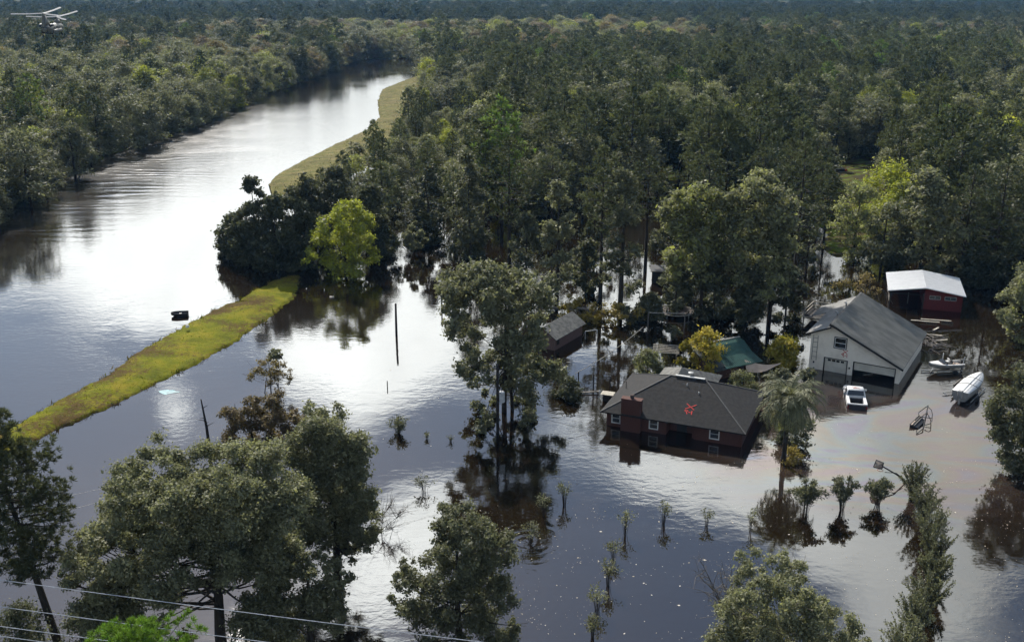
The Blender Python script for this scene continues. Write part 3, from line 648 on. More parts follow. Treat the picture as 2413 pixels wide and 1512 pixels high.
# ------------------------------------------------------------------ the white garage
GO_ = (38.97, 95.59, 0); GA = R(-30.92)
gar = empty('white_garage', GO_, GA, 'tall white garage with lopsided gable, grey ribbed roof and two flooded doors', 'garage')
def gz(u): return 5.08 + (u + 7.05) * (5.08 - 3.80) / 2.05 if u < -7.05 else 5.08 - (u + 7.05) * (5.08 - 1.72) / 7.05
gw = MB(); th = .2
cuts = [(-9.1, -7.56, -1.2), (-7.56, -7.05, 1.45), (-7.05, -5.2, 1.45), (-5.2, -4.58, -1.2), (-4.58, -.45, 1.5), (-.45, 0, -1.2)]
for a, b, z0 in cuts: gw.prism([(a, z0), (b, z0), (b, gz(b)), (a, gz(a))], 1, 0, th)
for a, b in ((-9.1, -7.05), (-7.05, 0)): gw.prism([(a, -1.2), (b, -1.2), (b, gz(b)), (a, gz(a))], 1, 12.2, 12.4)
gw.prism([(th, -1.2), (12.2, -1.2), (12.2, 1.62), (th, 1.62)], 0, -.2, -.001); gw.prism([(th, -1.2), (12.2, -1.2), (12.2, 3.72), (th, 3.72)], 0, -9.1, -8.9)
gw.build('wall', STUCCO, gar)
# slabs of the roof
def slab(mb, u0, z0, u1, z1, y0, y1, t): mb.prism([(u0, z0), (u1, z1), (u1, z1 - t), (u0, z0 - t)], 1, y0, y1)
sl = (5.30 - 1.80) / 7.40
rr_ = MB(); slab(rr_, -7.07, 5.30, .33, 1.80, -.5, 12.75, .12)
for k in range(46):
    y = -.42 + k * .288
    rr_.prism([(-7.05, 5.297), (.32, 1.81), (.32, 1.855), (-7.05, 5.342)], 1, y, y + .075)
gr = rr_.build('roof', METALROOF, gar)
lf = MB(); s2 = (5.02 - 3.90) / 2.5; slab(lf, -9.57, 3.90, -7.072, 5.02, -.5, 12.75, .12); slab(lf, -11.2, 3.90 - 1.63 * s2 * .9, -9.575, 3.895, 7.9, 12.1, .1)
lfo = lf.build('roof', GREYROOF, gar, label='weathered grey short slope')
rc = MB(); rc.box(-7.25, -7.074, -.52, 12.77, 5.03, 5.31); rc.build('ridge_cap', DARKTRIM, gar)  # black strip painted for the shadow gap where the long slope steps up
fa = MB(); fa.beam((-7.05, -.53, 5.17), (.36, -.53, 1.67), .05, .2); fa.beam((-7.05, -.53, 4.93), (-9.6, -.53, 3.78), .05, .16); fa.build('bargeboard', DARKTRIM, gar)
for (x, y, z) in ((-7.6, 4.2, 4.85), (-7.7, 8.4, 4.8)):
    v = MB(); v.tube([(x, y, z - .2), (x, y, z + .25), (x - .1, y + .12, z + .34), (x - .3, y + .3, z + .3)], .09, 8); v.build('roof_vent', STEEL, lfo)
fr = MB()   # upper window
a, b, c, d = -6.66, -5.5, 2.72, 3.82
for q in ((a - .08, a, c - .08, d + .08), (b, b + .08, c - .08, d + .08), (a, b, d, d + .08), (a, b, c - .08, c)): fr.box(q[0], q[1], -.05, -.004, q[2], q[3])
fo = fr.build('window', DARKTRIM, gar); s = MB()
for q in ((a, a + .06, c, d), (b - .06, b, c, d), (a + .06, b - .06, d - .06, d), (a + .06, b - .06, c, c + .06), (a + .06, b - .06, (c + d) / 2 - .03, (c + d) / 2 + .03)): s.box(q[0], q[1], -.036, -.006, q[2], q[3])
s.build('sash', WHITEPAINT, fo); MB().box(a + .06, b - .06, -.016, -.003, c + .06, d - .06).build('pane', GLASS, fo)
def garage_door(a, b, z0, z1, panes):
    f = MB(); f.box(a - .08, a, -.025, .12, -1.2, z1 + .08); f.box(b, b + .08, -.025, .12, -1.2, z1 + .08); f.box(a, b, -.025, .12, z1, z1 + .08)
    dmb = MB(); n = 4
    for k in range(n):
        q0, q1 = z0 + (z1 - z0) * k / n, z0 + (z1 - z0) * (k + 1) / n - .012; dmb.box(a + .03, b - .03, .08, .13, q0, q1)
    do = dmb.build('door', PANELDOOR, gar); f.build('door_frame', DARKTRIM, do)
    for k in range(panes):
        w_ = (b - a - .5) / panes; x = a + .25 + k * w_; MB().box(x + .06, x + w_ - .06, .066, .079, z1 - .30, z1 - .10).build('door_pane', GLASS, do)
garage_door(-7.52, -5.24, -.35, 1.43, 4); garage_door(-4.54, -.49, .66, 1.48, 0)
mk = MB(); stroke(mk, MARK_X, lambda u, v: (Vector((-5.55 + u * .5, -.004, 2.2 + v * .42)), Vector((0, -1, 0))), .06, .004)
stroke(mk, MARK_91, lambda u, v: (Vector((-5.55 + u * .72, -.004, 2.28 + v * .55)), Vector((0, -1, 0))), .06, .004); mk.build('spray_marking', REDSPRAY, gar, label='red sprayed X above 9-1')
tr = MB()
for x in (-8.85, -8.38): tr.beam((x, -.05, 1.0), (x, -.05, 3.7), .03)
for z in (1.35, 1.9, 2.4, 2.95, 3.4): tr.beam((-8.85, -.06, z), (-8.38, -.06, z + .03), .025)
tr.build('wall_ladder', BLACKSTEEL, gar)
for (x, z) in ((-8.6, .75), (-4.95, .75)): MB().box(x - .07, x + .07, -.09, -.003, z - .08, z + .1).build('wall_lamp', BLACKSTEEL, gar)
# a dark interior: a back shelf shows through the half open door
plank = MB(); plank.beam((0, 0, .05), (1.0, .12, .07), .16, .05); po = plank.build('floating_board', PALEWOOD); po.location = W(2035, 884); po.rotation_euler = (0, 0, .1); tag(po, 'pale board drifting in the half open garage doorway', 'board')

# ------------------------------------------------------------------ deck beside the garage
dk = empty('wooden_deck', W(1948, 772), GA, 'dark raised wooden deck with pale rails beside the short garage slope', 'deck')
d = MB(); d.box(-2.9, .2, 0, 4.2, .75, .9); d.build('deck_top', DARKWOOD, dk)
for x in (-2.8, .1):
    for y in (.1, 4.1): MB().box(x - .06, x + .06, y - .06, y + .06, -1, 1.75).build('post', GREYWOOD, dk)
rl_ = MB()
for z in (1.25, 1.72): rl_.beam((-2.8, 4.1, z), (.1, 4.1, z), .07, .12); rl_.beam((-2.8, .1, z), (-2.8, 4.1, z), .07, .1)
rl_.beam((-2.9, -.02, .93), (.2, -.02, .93), .1, .12); rl_.build('railing', PALEWOOD, dk)
lt = MB()
for k in range(14): lt.beam((-2.84, .2 + k * .28, .9), (-2.84, .55 + k * .28, 1.25), .02); lt.beam((-2.86, .55 + k * .28, .9), (-2.86, .2 + k * .28, 1.25), .02)
lt.build('lattice', DARKWOOD, dk)

# ------------------------------------------------------------------ red barn with a white roof
BO = (55.24, 119.43, 0); BA = R(-17.6)
barn = empty('red_barn', BO, BA, 'red barn with bright white metal roof and one open dark bay', 'barn')
bw = MB(); bw.box(-4.36, 0, 0, .15, -1.2, 1.33); bw.box(-4.36, -3.8, 0, .15, 1.33, 1.83); bw.box(-2.5, -2.06, 0, .15, 1.33, 1.83); bw.box(-.68, 0, 0, .15, 1.33, 1.83)
bw.prism([(-4.36, 1.83), (0, 1.83), (0, 2.12), (-4.36, 2.66)], 1, 0, .15); bw.box(-.15, 0, .15, 8, -1.2, 2.12); bw.box(-4.36, -4.21, .15, 8, -1.2, 2.6)
bw.prism([(-8.4, -1.2), (-.15, -1.2), (-.15, 2.1), (-4.3, 2.66), (-8.4, 2.1)], 1, 7.85, 8.0); bw.build('wall', REDWALL, barn)
for (a, b) in ((-3.8, -2.5), (-2.06, -.68)):
    f = MB()
    for q in ((a, a + .06, 1.33, 1.83), (b - .06, b, 1.33, 1.83), (a + .06, b - .06, 1.77, 1.83), (a + .06, b - .06, 1.33, 1.39), ((a + b) / 2 - .03, (a + b) / 2 + .03, 1.39, 1.77)): f.box(q[0], q[1], -.02, .05, q[2], q[3])
    fo = f.build('window', mat('pale_frame', (.38, .40, .36), .6), barn); MB().box(a + .06, b - .06, .06, .08, 1.39, 1.77).build('pane', GLASS, fo)
MB().prism([(-8.7, 2.14), (-4.32, 2.84), (-4.32, 2.76), (-8.7, 2.06)], 1, -.4, 8.4)
r_ = MB(); r_.prism([(-8.7, 2.16), (-4.33, 2.84), (.32, 2.14), (.32, 2.06), (-4.33, 2.76), (-8.7, 2.08)], 1, -.4, 8.4)
for k in range(30):
    y = -.38 + k * .3
    r_.prism([(-8.68, 2.162), (-4.35, 2.842), (-4.35, 2.872), (-8.68, 2.192)], 1, y, y + .05); r_.prism([(-4.31, 2.842), (.31, 2.145), (.31, 2.175), (-4.31, 2.872)], 1, y, y + .05)
r_.build('roof', WHITEMETAL, barn)
b_ = MB(); b_.beam((-8.4, -.05, 2.0), (-4.3, -.05, 2.62), .1, .14); b_.beam((-8.3, .1, 1.75), (-4.5, .1, 1.75), .08, .1); b_.build('beam', DARKWOOD, barn)
for (x, y) in ((-8.35, .05), (-8.35, 4), (-8.35, 7.8), (-4.5, -.08)): MB().box(x - .08, x + .08, y - .08, y + .08, -1.2, 2.08).build('post', DARKWOOD, barn)
f_ = MB()
for z in (.35, .75): f_.beam((-8.35, .2, z), (-8.35, 7.6, z), .05, .1)
f_.beam((-7.9, .05, .3), (-8.35, .05, .9), .05); f_.build('side_rail', GREYWOOD, barn)
MB().box(-6.2, -6.1, 1.2, 1.3, .2, 1.6).build('door_bar', GREYWOOD, barn)
ld = empty('stepladder', W(2190, 723), BA, 'pale open stepladder standing against the red barn wall', 'ladder')
for sx in (-1, 1):
    l = MB(); l.beam((sx * .55, -.1 + .1 * sx, -.6), (sx * .06, 0, 1.42), .05); l.beam((sx * .55, .22, -.6), (sx * .06, .06, 1.42), .04); l.build('leg', PALEWOOD, ld)
l = MB()
for k in range(4): z = .1 + k * .33; w_ = .42 - .11 * k; l.beam((-w_, 0, z), (-w_ + .1, .2, z), .03)
l.build('step', PALEWOOD, ld)
wt = empty('water_tank', W(2259, 728), 0, 'upright grey tank with a white lid at the corner of the red barn', 'tank')
MB().lathe([(.30, -1), (.30, .95), (.27, 1.0)], 14).build('body', mat('grey_drum', (.13, .13, .12), .6), wt); MB().lathe([(.29, 1.0), (.29, 1.1), (.1, 1.16), (.02, 1.16)], 14).build('lid', WHITEPAINT, wt)
fx = MB(); fx.box(-.55, .1, -.2, .3, -.4, .28); fx.beam((-.75, 0, .05), (-.5, 0, .3), .06); fo = fx.build('farm_implement', BLACKSTEEL); fo.location = W(2240, 726); fo.rotation_euler = (0, 0, BA); tag(fo, 'low black machine half sunk beside the white lidded tank', 'machine')

# ------------------------------------------------------------------ small shed by the tall tree
so = W(1307, 826); sa = math.atan2(W(1372, 788).y - so.y, W(1372, 788).x - so.x)
shed = empty('garden_shed', so, sa, 'small shed of pinkish boards with worn grey shingles and a gable', 'shed')
sL = (W(1372, 788) - so).length; sw = MB(); sw.box(0, sL, 0, 2.9, -1.2, 1.55)
for x in (0, sL - .1): sw.prism([(0.0, 1.55), (2.9, 1.55), (1.45, 2.45)], 0, x, x + .1)
sw.build('wall', PINKWALL, shed)
r_ = MB(); r_.prism([(-.35, 1.36), (1.45, 2.54), (3.25, 1.36), (3.25, 1.28), (1.45, 2.45), (-.35, 1.28)], 0, -.3, sL + .2); r_.build('roof', GREYSHINGLE, shed)
MB().box(.4, 1.0, -.03, -.003, .5, 1.1).build('shutter', DARKWOOD, shed)
gl = empty('goal_frame', W(1393, 797), R(20), 'white goal frame of pipe standing in brown water by the shed', 'goal')
g1 = MB(); g1.tube([(-.75, 0, -.8), (-.75, 0, .95), (.75, 0, .95), (.75, 0, -.8)], .045); g1.build('frame', WHITEPAINT, gl)
g2 = MB(); g2.tube([(-.75, 0, .95), (-.75, .8, -.1)], .03); g2.tube([(.75, 0, .95), (.75, .8, -.1)], .03); g2.build('brace', STEEL, gl)

# ------------------------------------------------------------------ shack with the green roof and sagging canvas
ko = W(1688, 895); ka = R(30)
shack = empty('green_roofed_shack', ko, R(28), 'leaning shack with a buckled green ribbed metal roof behind the brick house', 'shack')
k = MB(); k.box(0, 4.2, 0, 3.0, -1.2, 1.35); k.build('wall', mat('rusty_boards', (.12, .065, .045), .85, (.08, .04, .03), 4), shack)
r_ = MB(); pts_ = [(-.5, 1.25), (1.3, 1.75), (2.6, 2.55), (3.4, 2.65)]
for (a, b) in zip(pts_[:-1], pts_[1:]): r_.prism([a, b, (b[0], b[1] - .07), (a[0], a[1] - .07)], 0, .8, 5.6)
for i in range(22):
    x = .85 + i * .22
    for (a, b) in zip(pts_[:-1], pts_[1:]): r_.prism([(a[0], a[1] - .01), (b[0], b[1] - .01), (b[0], b[1] + .05), (a[0], a[1] + .05)], 0, x, x + .07)
r_.build('roof', GREENMETAL, shack)
r_ = MB(); rs = np.random.default_rng(8)
for i in range(7): z = 1.45 + .12 * i; r_.face((-.6, -.5 + i * .55, z), (.85, -.3 + i * .55, z + .05), (.85, .35 + i * .55, z + .18), (-.5, .2 + i * .55, z + .08))
r_.prism([(-.5, 1.2), (2.9, 2.3), (2.9, 2.2), (-.5, 1.1)], 0, -.7, .75); r_.build('roof', mat('broken_felt', (.10, .11, .10), .9, (.05, .055, .05), 2.5), shack, label='grey felt part with loose torn sheets')
rb = MB(); rb.beam((1.0, 3.45, 2.72), (5.7, 3.45, 2.72), .22, .08); rb.build('ridge_cap', STEEL, shack)
t_ = MB(); n = 8
V = [[None] * (n + 1) for _ in range(n + 1)]
for i in range(n + 1):
    for j in range(n + 1):
        u, v = i / n, j / n; p = Vector((0, 0, 1.55)).lerp(Vector((4.0, .3, 1.1)), u).lerp(Vector((0, -1.3, .75)).lerp(Vector((2.2, -.9, .7)), u), v)
        p.z -= .28 * math.sin(math.pi * u) * (1 - .4 * v) ; p.y -= .25 * math.sin(math.pi * u) * (1 - v); V[i][j] = p
for i in range(n):
    for j in range(n): t_.face(V[i][j], V[i + 1][j], V[i + 1][j + 1], V[i][j + 1])
to = t_.build('canvas_awning', TAN, None, True); to.location = W(1752, 880); tag(to, 'sagging tan canvas stretched from the green roofed shack', 'awning')

# ------------------------------------------------------------------ pergola with vines
pg = empty('pergola', W(1570, 862), R(-9), 'bare pale timber pergola top beside a vine behind the brick house', 'pergola')
for (x, y) in ((-1.0, 0), (1.0, 0), (-1.0, 2.6), (1.0, 2.6)): MB().box(x - .05, x + .05, y - .05, y + .05, -1, 1.3).build('post', GREYWOOD, pg)
p_ = MB()
for x in (-1.05, 1.05): p_.beam((x, -.2, 1.36), (x, 2.8, 1.36), .08, .12)
for kk in range(6): p_.beam((-1.5, .0 + kk * .5, 1.47), (1.3, .0 + kk * .5, 1.47), .06, .09)
p_.build('rafter', PALEWOOD, pg)
# pump hut by the house, posts and a sunken plank
ph = empty('pump_hut', W(1432, 942), R(-20), 'tiny hut with a pale plank roof by the gable end of the brick house', 'hut')
MB().box(-.42, .42, -.35, .35, -1, .65).build('wall', DARKWOOD, ph)
q = MB()
for kk in range(6): q.box(-.62 + kk * .21, -.43 + kk * .21, -.5, .5, .67, .72)
q.build('roof', PALEWOOD, ph)
for (x, yb, yt, lab) in ((1398, 922, 880, 'tall thin dark post in the water between brush pile and pump hut'), (1437, 910, 886, 'short dark post standing just behind the pump hut'), (1363, 894, 876, 'stub of dark post rising out of the brush pile')):
    p_ = MB().tube([(0, 0, -1), (0, 0, HT(yb, yt))], .07, 8).build('post', DARKWOOD); p_.location = W(x, yb); tag(p_, lab, 'post'); p_.name = 'fence_post'
b_ = MB().beam((-1.0, 0, .12), (1.1, .1, .2), .2, .06).build('floating_board', GREYWOOD); b_.location = W(1385, 927); tag(b_, 'grey board lying on the water beside the dark brush pile', 'board')
# bird house hut and the dark panel far back in the wood
bh = empty('boat_hut', W(1877, 690), R(15), 'small dark hut with a low gable roof in bright water behind the garage', 'hut')
MB().box(-1.1, 1.1, -.9, .9, -1, .7).build('wall', DARKWOOD, bh); MB().prism([(-1.2, .65), (0, 1.25), (1.2, .65), (0, 1.15)], 0, -1.4, 1.4).build('roof', DARKTRIM, bh)
dp = empty('dark_shed', W(1560, 668), R(-8), 'black sided shed among the trunks in the bright water', 'shed')
MB().box(-1.4, 1.4, 0, 2, -1, 1.6).build('wall', BLACKSTEEL, dp); MB().prism([(-.2, 1.62), (2.2, 1.9), (2.2, 1.98), (-.2, 1.7)], 0, -1.6, 1.6).build('roof', DARKTRIM, dp)
# ------------------------------------------------------------------ pickup truck
TP = W(2014, 938); ta = math.atan2(W(2003, 915).y - W(2017, 945).y, W(2003, 915).x - W(2017, 945).x)
truck = empty('pickup_truck', TP, R(77), 'white pickup truck sunk to its bed rails in front of the garage', 'pickup truck')
wp_ = mat('truck_white', (.78, .77, .75), .3, (.70, .69, .67), 1.2, spec=.6); navy = mat('truck_dark', (.012, .016, .028), .3, spec=.6)
# local x = forward, z = above the water
def ring(x, w, z0, z1, rnd=.12): return [(x, -w, z0), (x, -w, z1 - rnd), (x, -w + rnd, z1), (x, w - rnd, z1), (x, w, z1 - rnd), (x, w, z0)]
b = MB(); b.loft([ring(.55, .93, -.7, .42), ring(1.6, .95, -.7, .44), ring(2.35, .90, -.7, .40), ring(2.75, .82, -.7, .28)]); body = b.build('body', wp_, truck, True)
cb_ = MB(); cb_.loft([ring(-.55, .92, .30, .62, .05), ring(-.38, .80, .30, 1.04, .12), ring(.55, .80, .30, 1.06, .12), ring(1.2, .90, .30, .5, .05)]); cb_.build('cab', wp_, truck, True)
bed = MB()
for sy in (-1, 1): bed.box(-2.55, -.56, sy * .78 - .14, sy * .78 + .14, -.7, .50)
bed.box(-.70, -.56, -.64, .64, -.7, .50); bed.box(-2.7, -2.555, -.92, .92, .38, .50); bed.box(-2.55, -.7, -.64, .64, -.2, -.1); bo = bed.build('bed', wp_, truck, bevel=.02)
MB().box(-2.735, -2.69, -.9, .9, -.7, .375).build('tailgate', navy, truck); MB().box(-2.85, -2.74, -.85, .85, -.42, -.18).build('bumper', STEEL, truck)
MB().face((-.60, -.78, .55), (-.60, .78, .55), (-.425, .70, .98), (-.425, -.70, .98)).build('rear_window', GLASS, truck)
MB().face((1.23, -.78, .52), (1.23, .78, .52), (.62, .70, 1.02), (.62, -.70, 1.02)).build('windscreen', GLASS, truck)
for sy in (-1, 1):
    MB().face((-.3, sy * .895, .56), (.85, sy * .895, .56), (.5, sy * .83, .96), (-.28, sy * .83, .96)).build('side_window', GLASS, truck)
    m_ = MB(); m_.box(.72, .84, sy * 1.02 - .1, sy * 1.02 + .1, .55, .72); m_.build('mirror', wp_, truck, bevel=.02)
    MB().box(-2.5, 2.3, sy * .965 - .012, sy * .965 + .012, .0, .12).build('side_trim', navy, truck)
    MB().box(-2.74, -2.70, sy * .84 - .07, sy * .84 + .07, .02, .30).build('tail_light', mat('tail_light', (.22, .01, .01), .3), truck)
tb = MB(); tb.box(-1.0, -.75, -.6, .6, .05, .34); tb.build('tool_box', navy, truck)
mk = MB(); stroke(mk, [[(-.6, -.6), (-.2, .1), (.1, .5)], [(-.1, -.5), (.2, .2)], [(.2, -.6), (.5, .4)]], lambda u, v: (Vector((.1 + v * .3, u * .6, 1.062)), Vector((0, 0, 1))), .10, .004); mk.build('spray_marking', mat('faded_red', (.50, .22, .18), .7), truck)
bk = MB().lathe([(.11, 0), (.13, .26), (.12, .27), (.10, .03)], 10).build('bucket', WHITEPAINT); bk.location = truck.matrix_basis @ Vector((-2.25, -.4, -.1)); tag(bk, 'white bucket standing in the bed of the pickup', 'bucket')

# ------------------------------------------------------------------ boats
HULL = mat('boat_white', (.80, .79, .76), .4, (.66, .65, .62), 1.6); HULLG = mat('boat_grey', (.36, .35, .33), .5, (.26, .25, .235), 2)
def hull(L, Bm, Hh, n=12, sheer=.12):
    rings = []
    for i in range(n + 1):
        t = i / n; x = -L / 2 + L * t; wd = Bm / 2 * (math.sin(math.pi * min(.5, .06 + t * .9)) ** .75 if t < .62 else 1 - .10 * ((t - .62) / .38)); kz = Hh * .55 * max(0, 1 - t / .38) ** 1.8; sz = Hh + sheer * (1 - t) ** 2
        rings.append([(x, -wd, sz), (x, -wd * .94, sz * .62 + kz * .4), (x, -wd * .70, kz + .10), (x, 0, kz), (x, wd * .70, kz + .10), (x, wd * .94, sz * .62 + kz * .4), (x, wd, sz)])
    return rings
B1 = W(2226, 873); boat = empty('motor_boat', B1 + Vector((0, 0, .32)), R(8), 'open white motor boat with a littered deck, afloat beside the garage', 'boat')
h = MB(); rg_ = hull(3.55, 1.5, .52); h.loft(rg_, close=False, caps=False); h.face(*[p for p in rg_[-1]]); h.build('hull', HULLG, boat, True)
dkk = MB()
for a, b2 in zip(rg_[:-1], rg_[1:]):
    for s in (0, -1):
        pa, pb = Vector(a[s]), Vector(b2[s]); ia, ib = Vector((pa.x, pa.y * .80, pa.z + .03)), Vector((pb.x, pb.y * .80, pb.z + .03)); dkk.face(pa, pb, ib, ia); dkk.face(ia, ib, ib - Vector((0, 0, .25)), ia - Vector((0, 0, .25)))
for a, b2 in zip(rg_[:4], rg_[1:5]): dkk.face(Vector(a[0]) + Vector((0, a[0][1] * -.2, .05)), Vector(b2[0]) + Vector((0, b2[0][1] * -.2, .05)), Vector(b2[-1]) + Vector((0, b2[-1][1] * -.2, .05)), Vector(a[-1]) + Vector((0, a[-1][1] * -.2, .05)))
dkk.build('deck', HULL, boat); fl = MB(); fl.box(-.9, 1.6, -.58, .58, .28, .34); fl.build('floor', TAN, boat)
st = MB(); st.box(.1, .45, -.5, -.1, .34, .62); st.box(.42, .5, -.5, -.1, .6, .9); st.build('seat', BLACKSTEEL, boat)
st = MB(); st.box(.1, .45, .12, .5, .34, .62); st.box(.42, .5, .12, .5, .6, .9); st.build('seat', WHITEPAINT, boat)
ws = MB(); ws.face((-.45, -.6, .6), (-.45, .6, .6), (-.2, .5, .88), (-.2, -.5, .88)); ws.build('windscreen', GLASS, boat)
mo = MB(); mo.box(1.75, 2.05, -.16, .16, .3, .85); mo.box(1.82, 1.98, -.06, .06, -.5, .3); mo.build('outboard_motor', BLACKSTEEL, boat, bevel=.03)
pl = MB(); pl.tube([(-.05, .55, .5), (-.02, .6, 1.45)], .035); pl.build('rod_holder', WHITEPAINT, boat); pl = MB(); pl.tube([(1.55, -.6, .5), (1.66, -.62, 1.35)], .04); pl.build('rod_holder', HULL, boat)
rs = np.random.default_rng(5); cl = MB()
for kk in range(16):
    x, y = rs.uniform(-.8, 1.5), rs.uniform(-.5, .5); M_ = Matrix.Translation((x, y, .45)) @ Euler(tuple(rs.normal(0, .5, 3))).to_matrix().to_4x4(); s_ = rs.uniform(.06, .2); cl.box(-s_, s_, -.06, .06, -.03, .05, M_)
cl.build('loose_gear', TAN, boat)
tra = empty('boat_trailer', B1, R(8), 'mostly submerged trailer tongue with wheel under the open white motor boat', 'trailer')
t_ = MB(); t_.beam((-2.6, 0, .12), (-1.2, 0, .18), .1); t_.beam((-1.2, -.55, .16), (1.6, -.6, .16), .08); t_.beam((-1.2, .55, .16), (1.6, .6, .16), .08); t_.beam((-1.9, -.5, .1), (-1.2, .3, .2), .07); t_.build('frame', STEEL, tra)
for sy in (-1, 1): MB().prism([(.75 + .27 * math.cos(t * .524), .0 + .27 * math.sin(t * .524)) for t in range(12)], 1, sy * .75 - .09, sy * .75 + .09).build('wheel', RUBBER, tra)

B2 = W(2283, 930); a2 = math.atan2(W(2312, 897).y - W(2256, 945).y, W(2312, 897).x - W(2256, 945).x)
boat2 = empty('covered_boat', B2 + Vector((0, 0, .2)), a2 + math.pi, 'sleek white boat with a wrapped cover and tied straps, pointing at the camera', 'boat')
boat2['label'] = 'sleek white boat under a strapped cover beside a dark cart'
h = MB(); rg_ = hull(5.8, 1.7, 1.0, 14, .25)
rg2 = [[(-p[0], p[1], p[2]) for p in r] for r in rg_]; rg_ = [[(p[0], p[1], p[2]) for p in r] for r in rg_]
rg_ = [[(p[0] , p[1], p[2]) for p in r] for r in rg_]; h.loft(rg_, close=False, caps=False); h.face(*rg_[-1]); h.build('hull', HULLG, boat2, True)
cv = MB(); cr = []
for i, r in enumerate(rg_):
    t = i / (len(rg_) - 1); z = r[0][2]; wv = r[0][1]; pk = .05 + .22 * math.sin(math.pi * min(1, t * 1.05 + .05)) ** .8
    cr.append([(r[0][0], wv * 1.03, z - .04), (r[0][0], wv * 1.03, z + .03), (r[0][0], wv * .5, z + pk * .72), (r[0][0], 0, z + pk), (r[0][0], -wv * .5, z + pk * .72), (r[0][0], -wv * 1.03, z + .03), (r[0][0], -wv * 1.03, z - .04)])
cv.loft(cr, close=False, caps=False); cv.face(*cr[-1]); cv.face(*cr[0]); cv.build('cover', HULL, boat2, True)
for i in (5, 9):
    s = MB(); s.tube([(p[0], p[1] * 1.02, p[2] + .02) for p in cr[i]] , .025, 4); s.build('strap', BLACKSTEEL, boat2)
s = MB(); s.tube([(p[3][0], .12, p[3][2] + .02) for p in cr], .03, 4); s.tube([(p[4][0], p[4][1], p[4][2] + .02) for p in cr], .02, 4); s.build('rope', WHITEPAINT, boat2)
mo = MB(); mo.box(2.75, 3.15, -.22, .22, .35, 1.15); mo.box(2.85, 3.05, -.1, .1, -.5, .35); mo.build('outboard_motor', HULLG, boat2, bevel=.05)
t2 = empty('boat_trailer', B2, a2 + math.pi, 'dark trailer frame with bow winch below the sleek covered boat', 'trailer')
t_ = MB(); t_.beam((-3.7, 0, .15), (-2.2, 0, .22), .1); t_.beam((-3.2, -.6, .12), (-2.4, .7, .16), .06); t_.beam((-2.3, -.8, .2), (2.4, -.9, .2), .09); t_.beam((-2.3, .8, .2), (2.4, .9, .2), .09); t_.beam((-3.0, 0, .15), (-2.9, 0, .9), .08); t_.build('frame', STEEL, t2)
for sy in (-1, 1):
    MB().prism([(1.0 + .33 * math.cos(t * .524), .0 + .33 * math.sin(t * .524)) for t in range(12)], 1, sy * 1.1 - .1, sy * 1.1 + .1).build('wheel', RUBBER, t2)
    m_ = MB(); m_.tube([(.5, sy * 1.12, .05), (.7, sy * 1.12, .42), (1.3, sy * 1.12, .42), (1.5, sy * 1.12, .05)], .05, 5); m_.build('mudguard', BLACKSTEEL, t2)
ct = empty('utility_cart', W(2253, 918), a2, 'dark high sided cart with a drawbar next to the covered boat', 'cart')
c_ = MB(); c_.box(-1.0, 1.0, -.05, 0, -.3, .75); c_.box(-1.0, 1.0, -1.1, -1.05, -.3, .55); c_.box(-1.05, -1.0, -1.1, 0, -.3, .6); c_.box(1.0, 1.05, -1.1, 0, -.3, .75); c_.box(-1, 1, -1.05, -.05, -.1, -.05); c_.build('body', DARKWOOD, ct)
c_ = MB(); c_.beam((-1.0, .02, .8), (1.0, .02, .8), .1); c_.beam((1.0, -1.1, .8), (1.0, 0, .8), .08); c_.build('rim', GREYWOOD, ct)
c_ = MB(); c_.beam((-1.0, -.1, .15), (-2.1, .6, .2), .05); c_.beam((-1.0, -1.0, .15), (-2.1, .6, .2), .05); c_.beam((-2.1, .6, .2), (-2.2, .1, .05), .05); c_.build('drawbar', STEEL, ct)
MB().tube([(.9, .1, 0), (.92, .1, 1.9)], .035).build('stake', BLACKSTEEL, ct)

# ------------------------------------------------------------------ porch swing lying in the water
sw = empty('porch_swing', W(2163, 992), 0, 'toppled black swing seat with curved tube frame on the pink oily water', 'swing')
def sp(px, py, z): return W(px, py, z) - W(2163, 992)
f1 = MB(); f1.tube([sp(2187, 955, .35), sp(2175, 1009, .2)], .05); f1.tube([sp(2187, 955, .35), sp(2165, 971, .4), sp(2164, 981, .45)], .04); f1.tube([sp(2188, 959, .35), sp(2195, 966, .45), sp(2197, 975, .5), sp(2196, 991, .5), sp(2191, 998, .4), sp(2180, 1001, .25)], .04)
f1.tube([sp(2164, 981, .45), sp(2196, 985, .48)], .035); f1.tube([sp(2175, 1009, .2), sp(2160, 1022, .05), sp(2160, 1013, .05)], .045); f1.build('frame', BLACKSTEEL, sw)
s_ = MB(); a_, b_ = sp(2144, 1000, .25), sp(2166, 978, .45); c_, d_ = sp(2163, 1008, .1), sp(2180, 990, .25)
s_.loft([[a_, b_, d_, c_], [p + Vector((0, 0, -.35)) for p in (a_, b_, d_, c_)]]); s_.build('seat', BLACKSTEEL, sw)
s_ = MB()
for t in (0.0, .25, .5): s_.beam(a_.lerp(c_, t) + Vector((0, 0, .06)), b_.lerp(d_, t) + Vector((0, 0, .06)), .07, .05)
s_.build('slat', GREYWOOD, sw); s_ = MB(); s_.beam(a_.lerp(c_, .12) + Vector((0, 0, .04)), a_.lerp(b_, .5).lerp(c_, .15) + Vector((0, 0, .04)), .18, .05); s_.build('cushion', TAN, sw)

